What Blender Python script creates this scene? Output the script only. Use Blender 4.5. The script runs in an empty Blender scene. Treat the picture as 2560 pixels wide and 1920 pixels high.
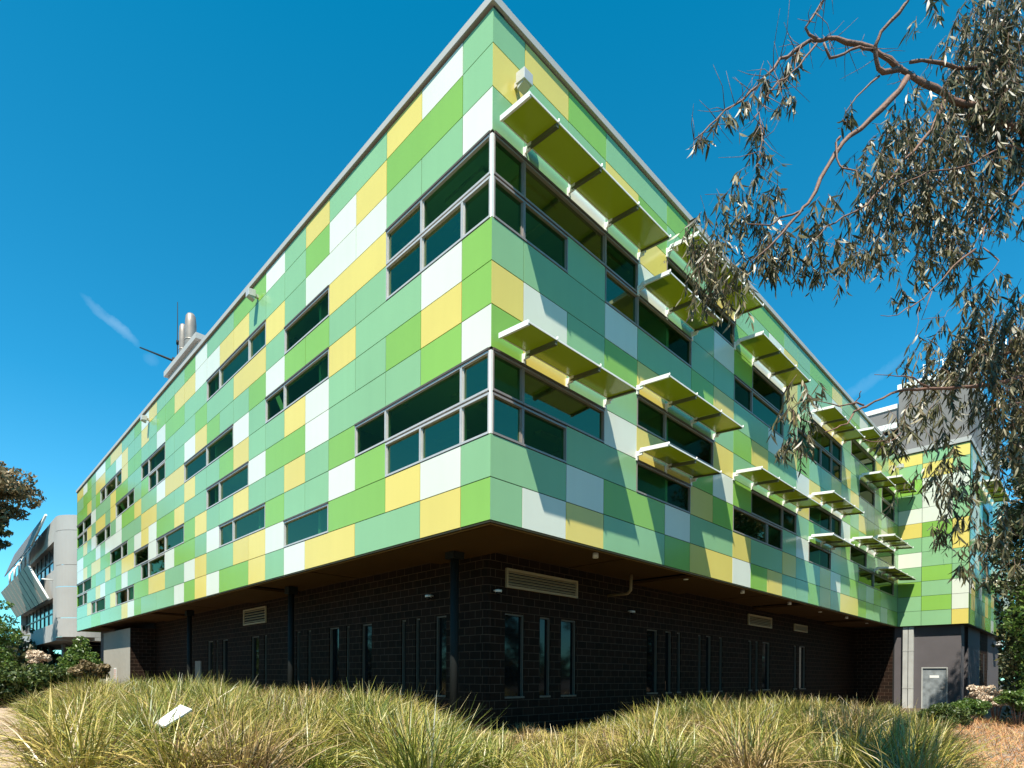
import bpy, bmesh, math, random
import numpy as np
from math import sin, cos, pi, radians
from mathutils import Vector, Matrix
random.seed(7); RNG = np.random.default_rng(7)
SC = bpy.context.scene
COL = SC.collection
# ------------------------------------------------------------------ camera
EYE = 1.60
F_PX, CY, PIT, ROL = 1469.4036, 1698.4359, -0.0054, 0.0062
cam = bpy.data.cameras.new('camera'); cam_o = bpy.data.objects.new('camera', cam); COL.objects.link(cam_o)
cam.sensor_width = 36; cam.sensor_fit = 'HORIZONTAL'; cam.lens = F_PX/2560*36
cam.shift_y = (CY-960)/2560; cam.clip_start = .05; cam.clip_end = 3000
_f = Vector((0, cos(PIT), sin(PIT))); _u0 = Vector((0, -sin(PIT), cos(PIT))); _r0 = Vector((1, 0, 0))
_r = _r0*cos(ROL)+_u0*sin(ROL); _u = -_r0*sin(ROL)+_u0*cos(ROL)
M = Matrix((( _r.x, _u.x, -_f.x, 0), (_r.y, _u.y, -_f.y, 0), (_r.z, _u.z, -_f.z, EYE), (0, 0, 0, 1)))
cam_o.matrix_world = M
SC.camera = cam_o
# ------------------------------------------------------------------ world, sun, exposure
SUN_TO = Vector((-.372, -1.56, 2.81)).normalized()
elev = math.asin(SUN_TO.z); azim = math.atan2(SUN_TO.x, SUN_TO.y)
w = bpy.data.worlds.new('World'); SC.world = w; w.use_nodes = True
nt = w.node_tree; nd = nt.nodes; lk = nt.links; nd.clear()
out = nd.new('ShaderNodeOutputWorld'); bg = nd.new('ShaderNodeBackground')
sky = nd.new('ShaderNodeTexSky'); sky.sky_type = 'NISHITA'; sky.sun_disc = False
sky.sun_elevation = elev; sky.sun_rotation = azim; sky.air_density = 1.0; sky.dust_density = .0; sky.ozone_density = 2.0
tint = nd.new('ShaderNodeMix'); tint.data_type = 'RGBA'; tint.blend_type = 'MULTIPLY'; tint.inputs[0].default_value = 1
tcz = nd.new('ShaderNodeTexCoord'); szz = nd.new('ShaderNodeSeparateXYZ'); lk.new(tcz.outputs['Generated'], szz.inputs[0])
crz = nd.new('ShaderNodeValToRGB'); lk.new(szz.outputs[2], crz.inputs[0]); crz.color_ramp.elements[0].position = .14; crz.color_ramp.elements[0].color = (.42, 1.12, 1.24, 1); crz.color_ramp.elements[1].position = .75; crz.color_ramp.elements[1].color = (.01, 1.02, 1.13, 1); e_ = crz.color_ramp.elements.new(.38); e_.color = (.14, 1.04, 1.2, 1); lk.new(crz.outputs[0], tint.inputs[7])
lk.new(sky.outputs[0], tint.inputs[6])
# thin wisps of cloud, placed by sky direction
tc = nd.new('ShaderNodeTexCoord')
def vmath(op, a=None, b=None, va=None, vb=None):
    n = nd.new('ShaderNodeVectorMath'); n.operation = op
    if a is not None: lk.new(a, n.inputs[0])
    if va is not None: n.inputs[0].default_value = va
    if b is not None: lk.new(b, n.inputs[1])
    if vb is not None: n.inputs[1].default_value = vb
    return n
def smath(op, a=None, b=None, vb=None, clamp=False):
    n = nd.new('ShaderNodeMath'); n.operation = op; n.use_clamp = clamp
    if a is not None: lk.new(a, n.inputs[0])
    if b is not None: lk.new(b, n.inputs[1])
    if vb is not None: n.inputs[1].default_value = vb
    return n
def px_dir(x, y):
    d = _f + _r*((x-1280)/F_PX) + _u*((CY-y)/F_PX); return d.normalized()
def wisp(p0, p1, width, strength):
    a, b = px_dir(*p0), px_dir(*p1); mid = (a+b).normalized(); t = (b-a); L = t.length/2; t.normalize(); s = mid.cross(t).normalized()
    noi = nd.new('ShaderNodeTexNoise'); noi.inputs['Scale'].default_value = 20; noi.inputs['Detail'].default_value = 8; noi.inputs['Roughness'].default_value = .65
    lk.new(tc.outputs['Generated'], noi.inputs['Vector'])
    d = vmath('SUBTRACT', tc.outputs['Generated'], vb=tuple(mid))
    al = vmath('DOT_PRODUCT', d.outputs[0], vb=tuple(t/L)); ac = vmath('DOT_PRODUCT', d.outputs[0], vb=tuple(s/width))
    nz = smath('SUBTRACT', noi.outputs[0], vb=.5); nz = smath('MULTIPLY', nz.outputs[0], vb=3.2)
    ac = smath('ADD', ac.outputs['Value'], nz.outputs[0])
    a2 = smath('MULTIPLY', al.outputs['Value'], al.outputs['Value']); c2 = smath('MULTIPLY', ac.outputs[0], ac.outputs[0])
    sm = smath('ADD', a2.outputs[0], c2.outputs[0]); inv = smath('SUBTRACT', None, sm.outputs[0]); inv.inputs[0].default_value = 1; inv.use_clamp = True
    st = smath('MULTIPLY', inv.outputs[0], noi.outputs[0]); return smath('MULTIPLY', st.outputs[0], vb=strength)
w1 = wisp((200, 728), (350, 872), .008, .17); w2 = wisp((2060, 1030), (2290, 870), .009, .09); w3 = wisp((355, 890), (400, 905), .010, .07)
ws = smath('ADD', w1.outputs[0], w2.outputs[0]); ws = smath('ADD', ws.outputs[0], w3.outputs[0], clamp=True)
cm = nd.new('ShaderNodeMix'); cm.data_type = 'RGBA'; lk.new(ws.outputs[0], cm.inputs[0]); lk.new(tint.outputs[2], cm.inputs[6]); cm.inputs[7].default_value = (9, 10, 10.5, 1)
lk.new(cm.outputs[2], bg.inputs[0]); bg.inputs[1].default_value = .077
lk.new(bg.outputs[0], out.inputs[0])
sl = bpy.data.lights.new('sun', 'SUN'); sl.energy = 5.0; sl.angle = radians(.5); sl.color = (1, .95, .82)
so = bpy.data.objects.new('sun', sl); COL.objects.link(so); so.rotation_euler = SUN_TO.to_track_quat('Z', 'Y').to_euler(); so.location = (-20, -40, 60)
SC.view_settings.view_transform = 'Standard'; SC.view_settings.look = 'None'; SC.view_settings.gamma = 1; SC.view_settings.exposure = 1.13
SC.render.engine = 'CYCLES'; SC.cycles.max_bounces = 8; SC.cycles.transparent_max_bounces = 12
# ------------------------------------------------------------------ geometry frames (fitted to the building)
X0, D0 = -.431, 11.06
Z12, H, H0 = 2.9398, .8114, .6526
WL, WL0, WR, WR0 = 1.3501, .8674, 1.3478, .8691
S = math.sqrt(.5)
UL, UR, OW = 42.3, 31.465, 3.2
class Fr:
    def __init__(s, d, n): s.d = np.array(d, float); s.n = np.array(n, float); s.c = np.array([X0, D0, EYE])
    def p(s, u, o, z): return s.c + s.d*u + s.n*o + np.array([0, 0, z])
FL = Fr((-S, S, 0), (-S, -S, 0)); FRt = Fr((S, S, 0), (S, -S, 0))
FW = Fr((S, -S, 0), (-S, -S, 0)); FW.c = FRt.p(UR, 0, 0)          # wing front: u runs outward, o faces left-front
FS = Fr((S, S, 0), (S, -S, 0)); FS.c = FRt.p(UR, OW, 0)            # wing side
FX = Fr((1, 0, 0), (0, 1, 0)); FX.c = np.array([0, 0, EYE])
def zr(r): return Z12+(12-r)*H if r > 0 else Z12+11*H+H0
def px(x, y, depth):
    d = _f + _r*((x-1280)/F_PX) + _u*((CY-y)/F_PX); d = d*(depth/d.y); return np.array([d.x, d.y, d.z+EYE])
def smooth(a, b, x): t = min(1, max(0, (x-a)/(b-a))); return t*t*(3-2*t)
def ground_z(x, y):
    base = .30 - .032*x - .012*max(0, y-8)            # height above world 0 (eye = 1.6)
    base = max(-.05, min(.62, base))
    return base
# ------------------------------------------------------------------ mesh builder
OFFS = {}
class MB:
    def __init__(s): s.v = []; s.f = []; s.m = []; s.sm = []
    def quad(s, a, b, c, d, m=0, smooth=False):
        i = len(s.v); s.v += [a, b, c, d]; s.f.append((i, i+1, i+2, i+3)); s.m.append(m); s.sm.append(smooth)
    def poly(s, pts, m=0):
        i = len(s.v); s.v += list(pts); s.f.append(tuple(range(i, i+len(pts)))); s.m.append(m); s.sm.append(False)
    def box8(s, P, m=0):   # P: 8 corner points, order (u,o,z) bits
        i = len(s.v); s.v += list(P)
        for q in ((0,1,3,2),(4,6,7,5),(0,4,5,1),(2,3,7,6),(0,2,6,4),(1,5,7,3)):
            s.f.append(tuple(i+k for k in q)); s.m.append(m); s.sm.append(False)
    def box(s, fr, u0, u1, o0, o1, z0, z1, m=0):
        s.box8([fr.p(u, o, z) for u in (u0, u1) for o in (o0, o1) for z in (z0, z1)], m)
    def bar(s, a, b, r, m=0, r2=None, n=8, cap=True):
        s.tube([a, b], [r, r if r2 is None else r2], m, n, cap)
    def tube(s, pts, rad, m=0, n=7, cap=True):
        pts = [np.array(p, float) for p in pts]; i0 = len(s.v); K = len(pts)
        ref = np.array([.3, .2, .9])
        for k, p in enumerate(pts):
            t = pts[min(k+1, K-1)]-pts[max(k-1, 0)]; t = t/(np.linalg.norm(t)+1e-9)
            a = np.cross(t, ref); na = np.linalg.norm(a)
            if na < .1: a = np.cross(t, np.array([1., 0, 0])); na = np.linalg.norm(a)
            a /= na; b = np.cross(t, a)
            for j in range(n):
                th = 2*pi*j/n; s.v.append(p+(a*cos(th)+b*sin(th))*rad[k])
        for k in range(K-1):
            for j in range(n):
                s.f.append((i0+k*n+j, i0+k*n+(j+1) % n, i0+(k+1)*n+(j+1) % n, i0+(k+1)*n+j)); s.m.append(m); s.sm.append(True)
        if cap:
            s.f.append(tuple(i0+j for j in range(n))); s.m.append(m); s.sm.append(False)
            s.f.append(tuple(i0+(K-1)*n+j for j in reversed(range(n)))); s.m.append(m); s.sm.append(False)
    def build(s, name, mats, parent=None, bevel=0):
        off = OFFS.get(parent.name, np.zeros(3)) if parent is not None else np.zeros(3)
        me = bpy.data.meshes.new(name)
        V = np.array(s.v, float).reshape(-1, 3)-off
        me.from_pydata([tuple(q) for q in V.tolist()], [], [tuple(int(k) for k in q) for q in s.f])
        me.polygons.foreach_set('material_index', np.array(s.m, np.int32)); me.polygons.foreach_set('use_smooth', np.array(s.sm, bool))
        for mt in (mats if isinstance(mats, (list, tuple)) else [mats]): me.materials.append(mt)
        bm = bmesh.new(); bm.from_mesh(me); bmesh.ops.recalc_face_normals(bm, faces=bm.faces); bm.to_mesh(me); bm.free()
        uv = me.uv_layers.new(name='uv'); n = len(me.loops)
        if n:
            vi = np.zeros(n, np.int32); me.loops.foreach_get('vertex_index', vi)
            cc = np.zeros(len(me.vertices)*3, np.float32); me.vertices.foreach_get('co', cc); co = cc.reshape(-1, 3)[vi]+off
            pn = np.zeros(len(me.polygons)*3, np.float32); me.polygons.foreach_get('normal', pn); pn = pn.reshape(-1, 3)
            lt = np.zeros(len(me.polygons), np.int32); me.polygons.foreach_get('loop_total', lt); pn = np.repeat(pn, lt, axis=0)
            hz = np.abs(pn[:, 2]) > .7
            tx = np.stack([-pn[:, 1], pn[:, 0]], 1); tx /= np.maximum(np.linalg.norm(tx, axis=1), 1e-6)[:, None]
            U = np.where(hz, co[:, 0], co[:, 0]*tx[:, 0]+co[:, 1]*tx[:, 1]); W_ = np.where(hz, co[:, 1], co[:, 2])
            uv.data.foreach_set('uv', np.ascontiguousarray(np.stack([U, W_], 1), np.float32).ravel())
        o = bpy.data.objects.new(name, me); COL.objects.link(o)
        if parent is not None: o.parent = parent; OFFS[o.name] = off
        if bevel:
            b = o.modifiers.new('b', 'BEVEL'); b.width = bevel; b.segments = 2; b.limit_method = 'ANGLE'
        return o
def tag(o, label=None, cat=None, group=None, kind=None):
    if label: o['label'] = label
    if cat: o['category'] = cat
    if group: o['group'] = group
    if kind: o['kind'] = kind
    return o
def thing(name, label, cat, loc, group=None):
    o = bpy.data.objects.new(name, None); COL.objects.link(o); o.location = loc; o.empty_display_size = .3; OFFS[o.name] = np.array([float(q) for q in loc])
    return tag(o, label, cat, group)
def npmesh(name, V, F, mats, parent=None, mi=None, smooth=True):
    off = OFFS.get(parent.name, np.zeros(3)) if parent is not None else np.zeros(3)
    me = bpy.data.meshes.new(name); V = V-off
    me.vertices.add(len(V)); me.vertices.foreach_set('co', V.astype(np.float32).ravel())
    k = F.shape[1]; me.loops.add(F.size); me.loops.foreach_set('vertex_index', F.astype(np.int32).ravel())
    me.polygons.add(len(F)); me.polygons.foreach_set('loop_start', np.arange(0, F.size, k, dtype=np.int32))
    me.polygons.foreach_set('use_smooth', np.full(len(F), smooth))
    for mt in (mats if isinstance(mats, (list, tuple)) else [mats]): me.materials.append(mt)
    if mi is not None: me.polygons.foreach_set('material_index', mi.astype(np.int32))
    me.update(calc_edges=True)
    o = bpy.data.objects.new(name, me); COL.objects.link(o)
    if parent is not None: o.parent = parent; OFFS[o.name] = off
    return o
# ------------------------------------------------------------------ materials
def srgb(r, g, b):
    return tuple(((c/255)/12.92 if c/255 <= .04045 else ((c/255+.055)/1.055)**2.4) for c in (r, g, b))+(1,)
def mat(name, col, rough=.5, metal=0, spec=.5, noise=0, nscale=4, bump=0, bscale=60, coat=0, dirt=0):
    m = bpy.data.materials.new(name); m.use_nodes = True; t = m.node_tree; N = t.nodes; L = t.links; b = N['Principled BSDF']
    b.inputs['Base Color'].default_value = col; b.inputs['Roughness'].default_value = rough; b.inputs['Metallic'].default_value = metal
    b.inputs['Specular IOR Level'].default_value = spec; b.inputs['Coat Weight'].default_value = coat
    g = N.new('ShaderNodeNewGeometry')
    if noise or dirt:
        tx = N.new('ShaderNodeTexNoise'); tx.inputs['Scale'].default_value = nscale; tx.inputs['Detail'].default_value = 6
        L.new(g.outputs['Position'], tx.inputs['Vector'])
        r = N.new('ShaderNodeMapRange'); r.inputs[1].default_value = .3; r.inputs[2].default_value = .7; r.inputs[3].default_value = 1-noise; r.inputs[4].default_value = 1+noise
        L.new(tx.outputs[0], r.inputs[0])
        mx = N.new('ShaderNodeMix'); mx.data_type = 'RGBA'; mx.blend_type = 'MULTIPLY'; mx.inputs[0].default_value = 1; mx.inputs[6].default_value = col
        L.new(r.outputs[0], mx.inputs[7]); L.new(mx.outputs[2], b.inputs['Base Color'])
        rr = N.new('ShaderNodeMapRange'); rr.inputs[3].default_value = max(.02, rough*(1-noise*1.5)); rr.inputs[4].default_value = min(1, rough*(1+noise*1.5)); L.new(tx.outputs[0], rr.inputs[0]); L.new(rr.outputs[0], b.inputs['Roughness'])
    if bump:
        t2 = N.new('ShaderNodeTexNoise'); t2.inputs['Scale'].default_value = bscale; t2.inputs['Detail'].default_value = 4; L.new(g.outputs['Position'], t2.inputs['Vector'])
        bp = N.new('ShaderNodeBump'); bp.inputs['Strength'].default_value = bump; bp.inputs['Distance'].default_value = .02; L.new(t2.outputs[0], bp.inputs['Height']); L.new(bp.outputs[0], b.inputs['Normal'])
    return m
def panel_mat(name, col):
    m = mat(name, col, rough=.2, spec=.4, noise=.035, nscale=.35)
    t = m.node_tree; N = t.nodes; L = t.links; b = N['Principled BSDF']
    # small sheet-to-sheet variation and very slight oil-canning of the sheets
    g = N.new('ShaderNodeNewGeometry'); mx = [n for n in N if n.bl_idname == 'ShaderNodeMix'][0]
    r = N.new('ShaderNodeMapRange'); r.inputs[3].default_value = .95; r.inputs[4].default_value = 1.05; L.new(g.outputs['Random Per Island'], r.inputs[0])
    m2 = N.new('ShaderNodeMix'); m2.data_type = 'RGBA'; m2.blend_type = 'MULTIPLY'; m2.inputs[0].default_value = 1; L.new(mx.outputs[2], m2.inputs[6]); L.new(r.outputs[0], m2.inputs[7])
    # faint vertical rain streaks
    mp = N.new('ShaderNodeMapping'); mp.inputs['Scale'].default_value = (2.2, 2.2, .2); L.new(g.outputs['Position'], mp.inputs[0])
    tx = N.new('ShaderNodeTexNoise'); tx.inputs['Scale'].default_value = 1.6; tx.inputs['Detail'].default_value = 3; L.new(mp.outputs[0], tx.inputs[0])
    r2 = N.new('ShaderNodeMapRange'); r2.inputs[1].default_value = .35; r2.inputs[2].default_value = .75; r2.inputs[3].default_value = 1.005; r2.inputs[4].default_value = .975; L.new(tx.outputs[0], r2.inputs[0])
    m3 = N.new('ShaderNodeMix'); m3.data_type = 'RGBA'; m3.blend_type = 'MULTIPLY'; m3.inputs[0].default_value = 1; L.new(m2.outputs[2], m3.inputs[6]); L.new(r2.outputs[0], m3.inputs[7]); L.new(m3.outputs[2], b.inputs['Base Color'])
    t3 = N.new('ShaderNodeTexNoise'); t3.inputs['Scale'].default_value = 1.1; t3.inputs['Detail'].default_value = 1; L.new(g.outputs['Position'], t3.inputs[0])
    bp = N.new('ShaderNodeBump'); bp.inputs['Strength'].default_value = .06; bp.inputs['Distance'].default_value = .05; L.new(t3.outputs[0], bp.inputs['Height']); L.new(bp.outputs[0], b.inputs['Normal'])
    return m
MM = panel_mat('cladding_mint', (.215, .40, .205, 1)); MG = panel_mat('cladding_green', (.20, .39, .07, 1))
MY = panel_mat('cladding_yellow', (.60, .49, .125, 1)); MW = panel_mat('cladding_white', (.60, .63, .54, 1))
PAN = [MM, MG, MY, MW]; PI = {'M': 0, 'G': 1, 'Y': 2, 'W': 3}
M_back = mat('joint_black', (.012, .02, .014, 1), .8)
M_alu = mat('aluminium_pale', (.52, .50, .48, 1), .35, .3, noise=.05)
M_dkfr = mat('flashing_brown', (.10, .075, .06, 1), .45, .2)
M_white = mat('white_paint', (.70, .70, .67, 1), .35, noise=.04)
M_coping = mat('coping_metal', (.36, .35, .335, 1), .55, .0, noise=.03, nscale=1)
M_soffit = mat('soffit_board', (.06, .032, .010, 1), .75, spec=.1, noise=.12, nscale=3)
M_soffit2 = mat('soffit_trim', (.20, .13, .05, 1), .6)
M_int = mat('interior_paint', (.55, .60, .52, 1), .7); M_ceil = mat('interior_ceiling', (.70, .74, .64, 1), .8); M_floor_i = mat('interior_floor', (.10, .10, .09, 1), .7)
M_lampi = mat('light_fitting', (.8, .76, .6, 1), .4)
M_roof = mat('roof_sheet', (.35, .35, .35, 1), .5)
M_grey = mat('render_grey', (.085, .075, .08, 1), .8, noise=.08, nscale=1.5, bump=.15)
M_grey2 = mat('render_plant', (.15, .14, .135, 1), .75, noise=.06, nscale=.8, bump=.1)
M_conc = mat('concrete_pale', (.31, .305, .295, 1), .7, noise=.05, nscale=.6, bump=.05)
M_steel = mat('flue_steel', (.27, .23, .20, 1), .45, .3, noise=.08)
M_pipe = mat('pipe_grey', (.38, .38, .36, 1), .5, noise=.1, nscale=2)
M_dark = mat('steel_dark', (.012, .013, .012, 1), .6, spec=.15)
M_vent = mat('vent_cream', (.34, .25, .14, 1), .5); M_black = mat('void_black', (.006, .006, .006, 1), .9)
def brick_mat(name, c1, c2, mort, rough=.75):
    m = mat(name, c1, rough, spec=.08); t = m.node_tree; N = t.nodes; L = t.links; b = N['Principled BSDF']
    uv = N.new('ShaderNodeUVMap'); uv.uv_map = 'uv'; br = N.new('ShaderNodeTexBrick'); L.new(uv.outputs[0], br.inputs[0])
    br.inputs['Scale'].default_value = 1; br.inputs['Brick Width'].default_value = .40; br.inputs['Row Height'].default_value = .2
    br.inputs['Mortar Size'].default_value = .008; br.inputs['Mortar Smooth'].default_value = .1
    br.inputs['Color1'].default_value = c1; br.inputs['Color2'].default_value = c2; br.inputs['Mortar'].default_value = mort
    g = N.new('ShaderNodeNewGeometry'); tx = N.new('ShaderNodeTexNoise'); tx.inputs['Scale'].default_value = 3; tx.inputs['Detail'].default_value = 6; L.new(g.outputs['Position'], tx.inputs[0])
    r = N.new('ShaderNodeMapRange'); r.inputs[3].default_value = .6; r.inputs[4].default_value = 1.35; L.new(tx.outputs[0], r.inputs[0])
    mx = N.new('ShaderNodeMix'); mx.data_type = 'RGBA'; mx.blend_type = 'MULTIPLY'; mx.inputs[0].default_value = 1; L.new(br.outputs[0], mx.inputs[6]); L.new(r.outputs[0], mx.inputs[7]); L.new(mx.outputs[2], b.inputs['Base Color'])
    bp = N.new('ShaderNodeBump'); bp.inputs['Strength'].default_value = .5; bp.inputs['Distance'].default_value = .01; bp.invert = True; L.new(br.outputs['Fac'], bp.inputs['Height']); L.new(bp.outputs[0], b.inputs['Normal'])
    return m
M_brick = brick_mat('brick_dark', (.022, .011, .007, 1), (.012, .0075, .005, 1), (.075, .05, .035, 1))
def glass_mat(name, tint_, refl=1.0):
    m = bpy.data.materials.new(name); m.use_nodes = True; t = m.node_tree; N = t.nodes; L = t.links; N.remove(N['Principled BSDF'])
    o = N['Material Output']; gl = N.new('ShaderNodeBsdfGlossy'); gl.inputs['Roughness'].default_value = .015; gl.inputs['Color'].default_value = (.24, .27, .16, 1)
    tr = N.new('ShaderNodeBsdfTransparent'); tr.inputs[0].default_value = tint_
    fr = N.new('ShaderNodeFresnel'); fr.inputs[0].default_value = 1.55
    k = N.new('ShaderNodeMath'); k.operation = 'MULTIPLY_ADD'; k.inputs[1].default_value = refl; k.inputs[2].default_value = .02; L.new(fr.outputs[0], k.inputs[0])
    mx = N.new('ShaderNodeMixShader'); L.new(k.outputs[0], mx.inputs[0]); L.new(tr.outputs[0], mx.inputs[1]); L.new(gl.outputs[0], mx.inputs[2]); L.new(mx.outputs[0], o.inputs[0])
    g = N.new('ShaderNodeNewGeometry'); n1 = N.new('ShaderNodeTexNoise'); n1.inputs['Scale'].default_value = .8; L.new(g.outputs['Position'], n1.inputs[0])
    bp = N.new('ShaderNodeBump'); bp.inputs['Strength'].default_value = .03; bp.inputs['Distance'].default_value = .05; L.new(n1.outputs[0], bp.inputs['Height']); L.new(bp.outputs[0], gl.inputs['Normal'])
    return m
M_glass = glass_mat('window_glass', (.32, .66, .36, 1), .7); M_glass_dk = glass_mat('glass_dark', (.10, .13, .12, 1))
def awn_mat():
    m = bpy.data.materials.new('shade_glass'); m.use_nodes = True; t = m.node_tree; N = t.nodes; L = t.links; N.remove(N['Principled BSDF']); o = N['Material Output']
    d = N.new('ShaderNodeBsdfDiffuse'); d.inputs[0].default_value = (.28, .42, .05, 1); tl = N.new('ShaderNodeBsdfTranslucent'); tl.inputs[0].default_value = (.36, .36, .010, 1)
    tr = N.new('ShaderNodeBsdfTransparent'); tr.inputs[0].default_value = (.2, .3, .02, 1); gl = N.new('ShaderNodeBsdfGlossy'); gl.inputs[1].default_value = .12
    m1 = N.new('ShaderNodeMixShader'); m1.inputs[0].default_value = .5; L.new(d.outputs[0], m1.inputs[1]); L.new(tl.outputs[0], m1.inputs[2])
    m2 = N.new('ShaderNodeMixShader'); m2.inputs[0].default_value = .08; L.new(m1.outputs[0], m2.inputs[1]); L.new(tr.outputs[0], m2.inputs[2])
    fr = N.new('ShaderNodeFresnel'); m3 = N.new('ShaderNodeMixShader'); L.new(fr.outputs[0], m3.inputs[0]); L.new(m2.outputs[0], m3.inputs[1]); L.new(gl.outputs[0], m3.inputs[2]); L.new(m3.outputs[0], o.inputs[0])
    return m
M_awn = awn_mat()
def leaf_mat(name, cols, rough=.45, spec=.4, transl=.25):
    m = bpy.data.materials.new(name); m.use_nodes = True; t = m.node_tree; N = t.nodes; L = t.links; b = N['Principled BSDF']; o = N['Material Output']
    g = N.new('ShaderNodeNewGeometry'); cr = N.new('ShaderNodeValToRGB'); e = cr.color_ramp.elements
    while len(e) < len(cols): e.new(.5)
    for i, c in enumerate(cols): e[i].position = c[0]; e[i].color = tuple(c[1])+(1,)
    L.new(g.outputs['Random Per Island'], cr.inputs[0]); L.new(cr.outputs[0], b.inputs['Base Color'])
    b.inputs['Roughness'].default_value = rough; b.inputs['Specular IOR Level'].default_value = spec
    tl = N.new('ShaderNodeBsdfTranslucent'); L.new(cr.outputs[0], tl.inputs[0]); mx = N.new('ShaderNodeMixShader'); mx.inputs[0].default_value = transl
    L.new(b.outputs[0], mx.inputs[1]); L.new(tl.outputs[0], mx.inputs[2]); L.new(mx.outputs[0], o.inputs[0]); return m
M_gum = leaf_mat('gum_leaf', [(0, (.025, .025, .010)), (.45, (.07, .068, .024)), (.75, (.14, .125, .055)), (1, (.33, .27, .17))], .42, .5, .25)  # ramp widened so the palest leaves paint in sunlit highlights
M_grass = [leaf_mat('tussock_green', [(0, (.025, .04, .006)), (.25, (.08, .12, .012)), (.55, (.20, .22, .03)), (.8, (.33, .30, .06)), (1, (.50, .42, .20))], .4, .5, .22),
           leaf_mat('tussock_yellow', [(0, (.035, .04, .008)), (.2, (.14, .15, .02)), (.5, (.34, .29, .05)), (.8, (.46, .34, .10)), (.93, (.20, .12, .06)), (1, (.60, .48, .30))], .4, .5, .22),
           leaf_mat('tussock_dry', [(0, (.05, .035, .015)), (.3, (.22, .16, .05)), (.6, (.42, .30, .11)), (.85, (.30, .18, .09)), (1, (.62, .50, .33))], .45, .4, .2)]
M_leafg = leaf_mat('leaf_green', [(0, (.03, .07, .012)), (.5, (.07, .13, .02)), (1, (.15, .20, .04))], .4, .5, .3)
M_leafm = leaf_mat('leaf_mid', [(0, (.015, .03, .006)), (.5, (.045, .075, .015)), (1, (.11, .13, .03))], .45, .4, .2)
M_fr_slot = mat('slot_frame', (.10, .085, .065, 1), .5)
M_leafd = leaf_mat('leaf_dark', [(0, (.02, .035, .012)), (.5, (.045, .06, .02)), (1, (.10, .09, .04))], .5, .4, .15)
M_leafb = leaf_mat('leaf_brown', [(0, (.06, .045, .015)), (.5, (.17, .12, .05)), (1, (.28, .20, .11))], .5, .4, .15)
M_bark = mat('bark', (.14, .07, .045, 1), .8, noise=.35, nscale=9, bump=.6, bscale=30)
M_flower = leaf_mat('dry_flower', [(0, (.35, .24, .16)), (.6, (.62, .50, .38)), (1, (.75, .66, .55))], .7, .2, .1)
M_mulch = mat('orange_mulch', (.42, .20, .10, 1), .9, noise=.4, nscale=14, bump=.8, bscale=40)
# ------------------------------------------------------------------ the green building
LEFT = ["MWYMmYMWGgMmWGMMMYWGMmYyGWwMGWYy", "MGgYWGMMMYYWWYYGGMYMMYWMmYyMGGMm", "WMMWWwMY....MmGgWMMGGY....GMYGGg", "...Yy..MYyMmGMmM...MMGgYMmmW....",
        "...MMGGWGMMGYWMM..GM...YMYyMY...", "GWMmY...MW....YyWMmYGgWM...WMYGg", "GYGMMWYMMYGMMYMMmYyMMmWwwMWGggWw", "WGMMmWGgW...MmYGgWYWM...GgYyGYWw",
        "....GMYMMYMMYG...W..YyMGYMmG....", "...GWMMG...WMGgW...MMWGMmWYMm...", "MWYGg..WYYMmYWMmYyGg...YM...YMmm", "GYMmYyWMYGgWYGWMmMmGWYMmMmGgMmmm"]
LWIN = [[(3, [(0, 1), (2, 2)]), (4, [(0, 0), (1, 1), (2, 2)])], [(2, [(8, 8), (9, 10), (11, 11)])], [(3, [(5, 6)])], [(5, [(5, 6), (7, 7)])],
        [(5, [(10, 11), (12, 13)])], [(7, [(9, 10), (11, 11)])], [(8, [(0, 0), (1, 2), (3, 3)]), (9, [(0, 0), (1, 1), (2, 2)])], [(9, [(8, 9), (10, 10)])],
        [(10, [(5, 6)])], [(3, [(16, 17), (18, 18)]), (4, [(16, 16), (17, 17)])], [(8, [(14, 15), (16, 16)]), (9, [(16, 17), (18, 18)])], [(8, [(18, 19)])],
        [(2, [(22, 22), (23, 24), (25, 25)])], [(4, [(20, 20), (21, 22)])], [(7, [(21, 21), (22, 23)])], [(5, [(24, 24), (25, 26)])],
        [(10, [(20, 20), (21, 22)])], [(10, [(25, 26), (27, 27)])], [(3, [(28, 29), (30, 31)]), (4, [(29, 29), (30, 31)])], [(8, [(28, 29), (30, 31)]), (9, [(29, 29), (30, 31)])]]
RC = ["MYM..MYG..MM", "YMM..MWY..mW", "GMW.MmMM.MWY", "MYM..WGMWmGM", "mGYW.MY.Y.gm", "GM.M.mM.Y.WG", "MM.MMGM.GYMY", "MY.WMYMYWGmy", "GMGG.MGMG.YW",
      "GMW..mYM..MG", "gWW..WMG..mY", "MYYYMYmM.MYM", "MMMM.GWYMWMM", "GMW..MY.G.MG", "gMY..MM.M.YY", "YWY..YW.YMWM", "MMMMYMGWGmMY", "MG.MMYMG.MGy", "WM.G.MYM..MG",
      "MG.M.MGWM.WM", "MMYGMGM.M.GM", "YMM..MW.G.MW", "MYG..GM.Y.mG", "mmm..mm.m.mm"]
RIGHT = [''.join(c[r] for c in RC) for r in range(12)]
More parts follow.
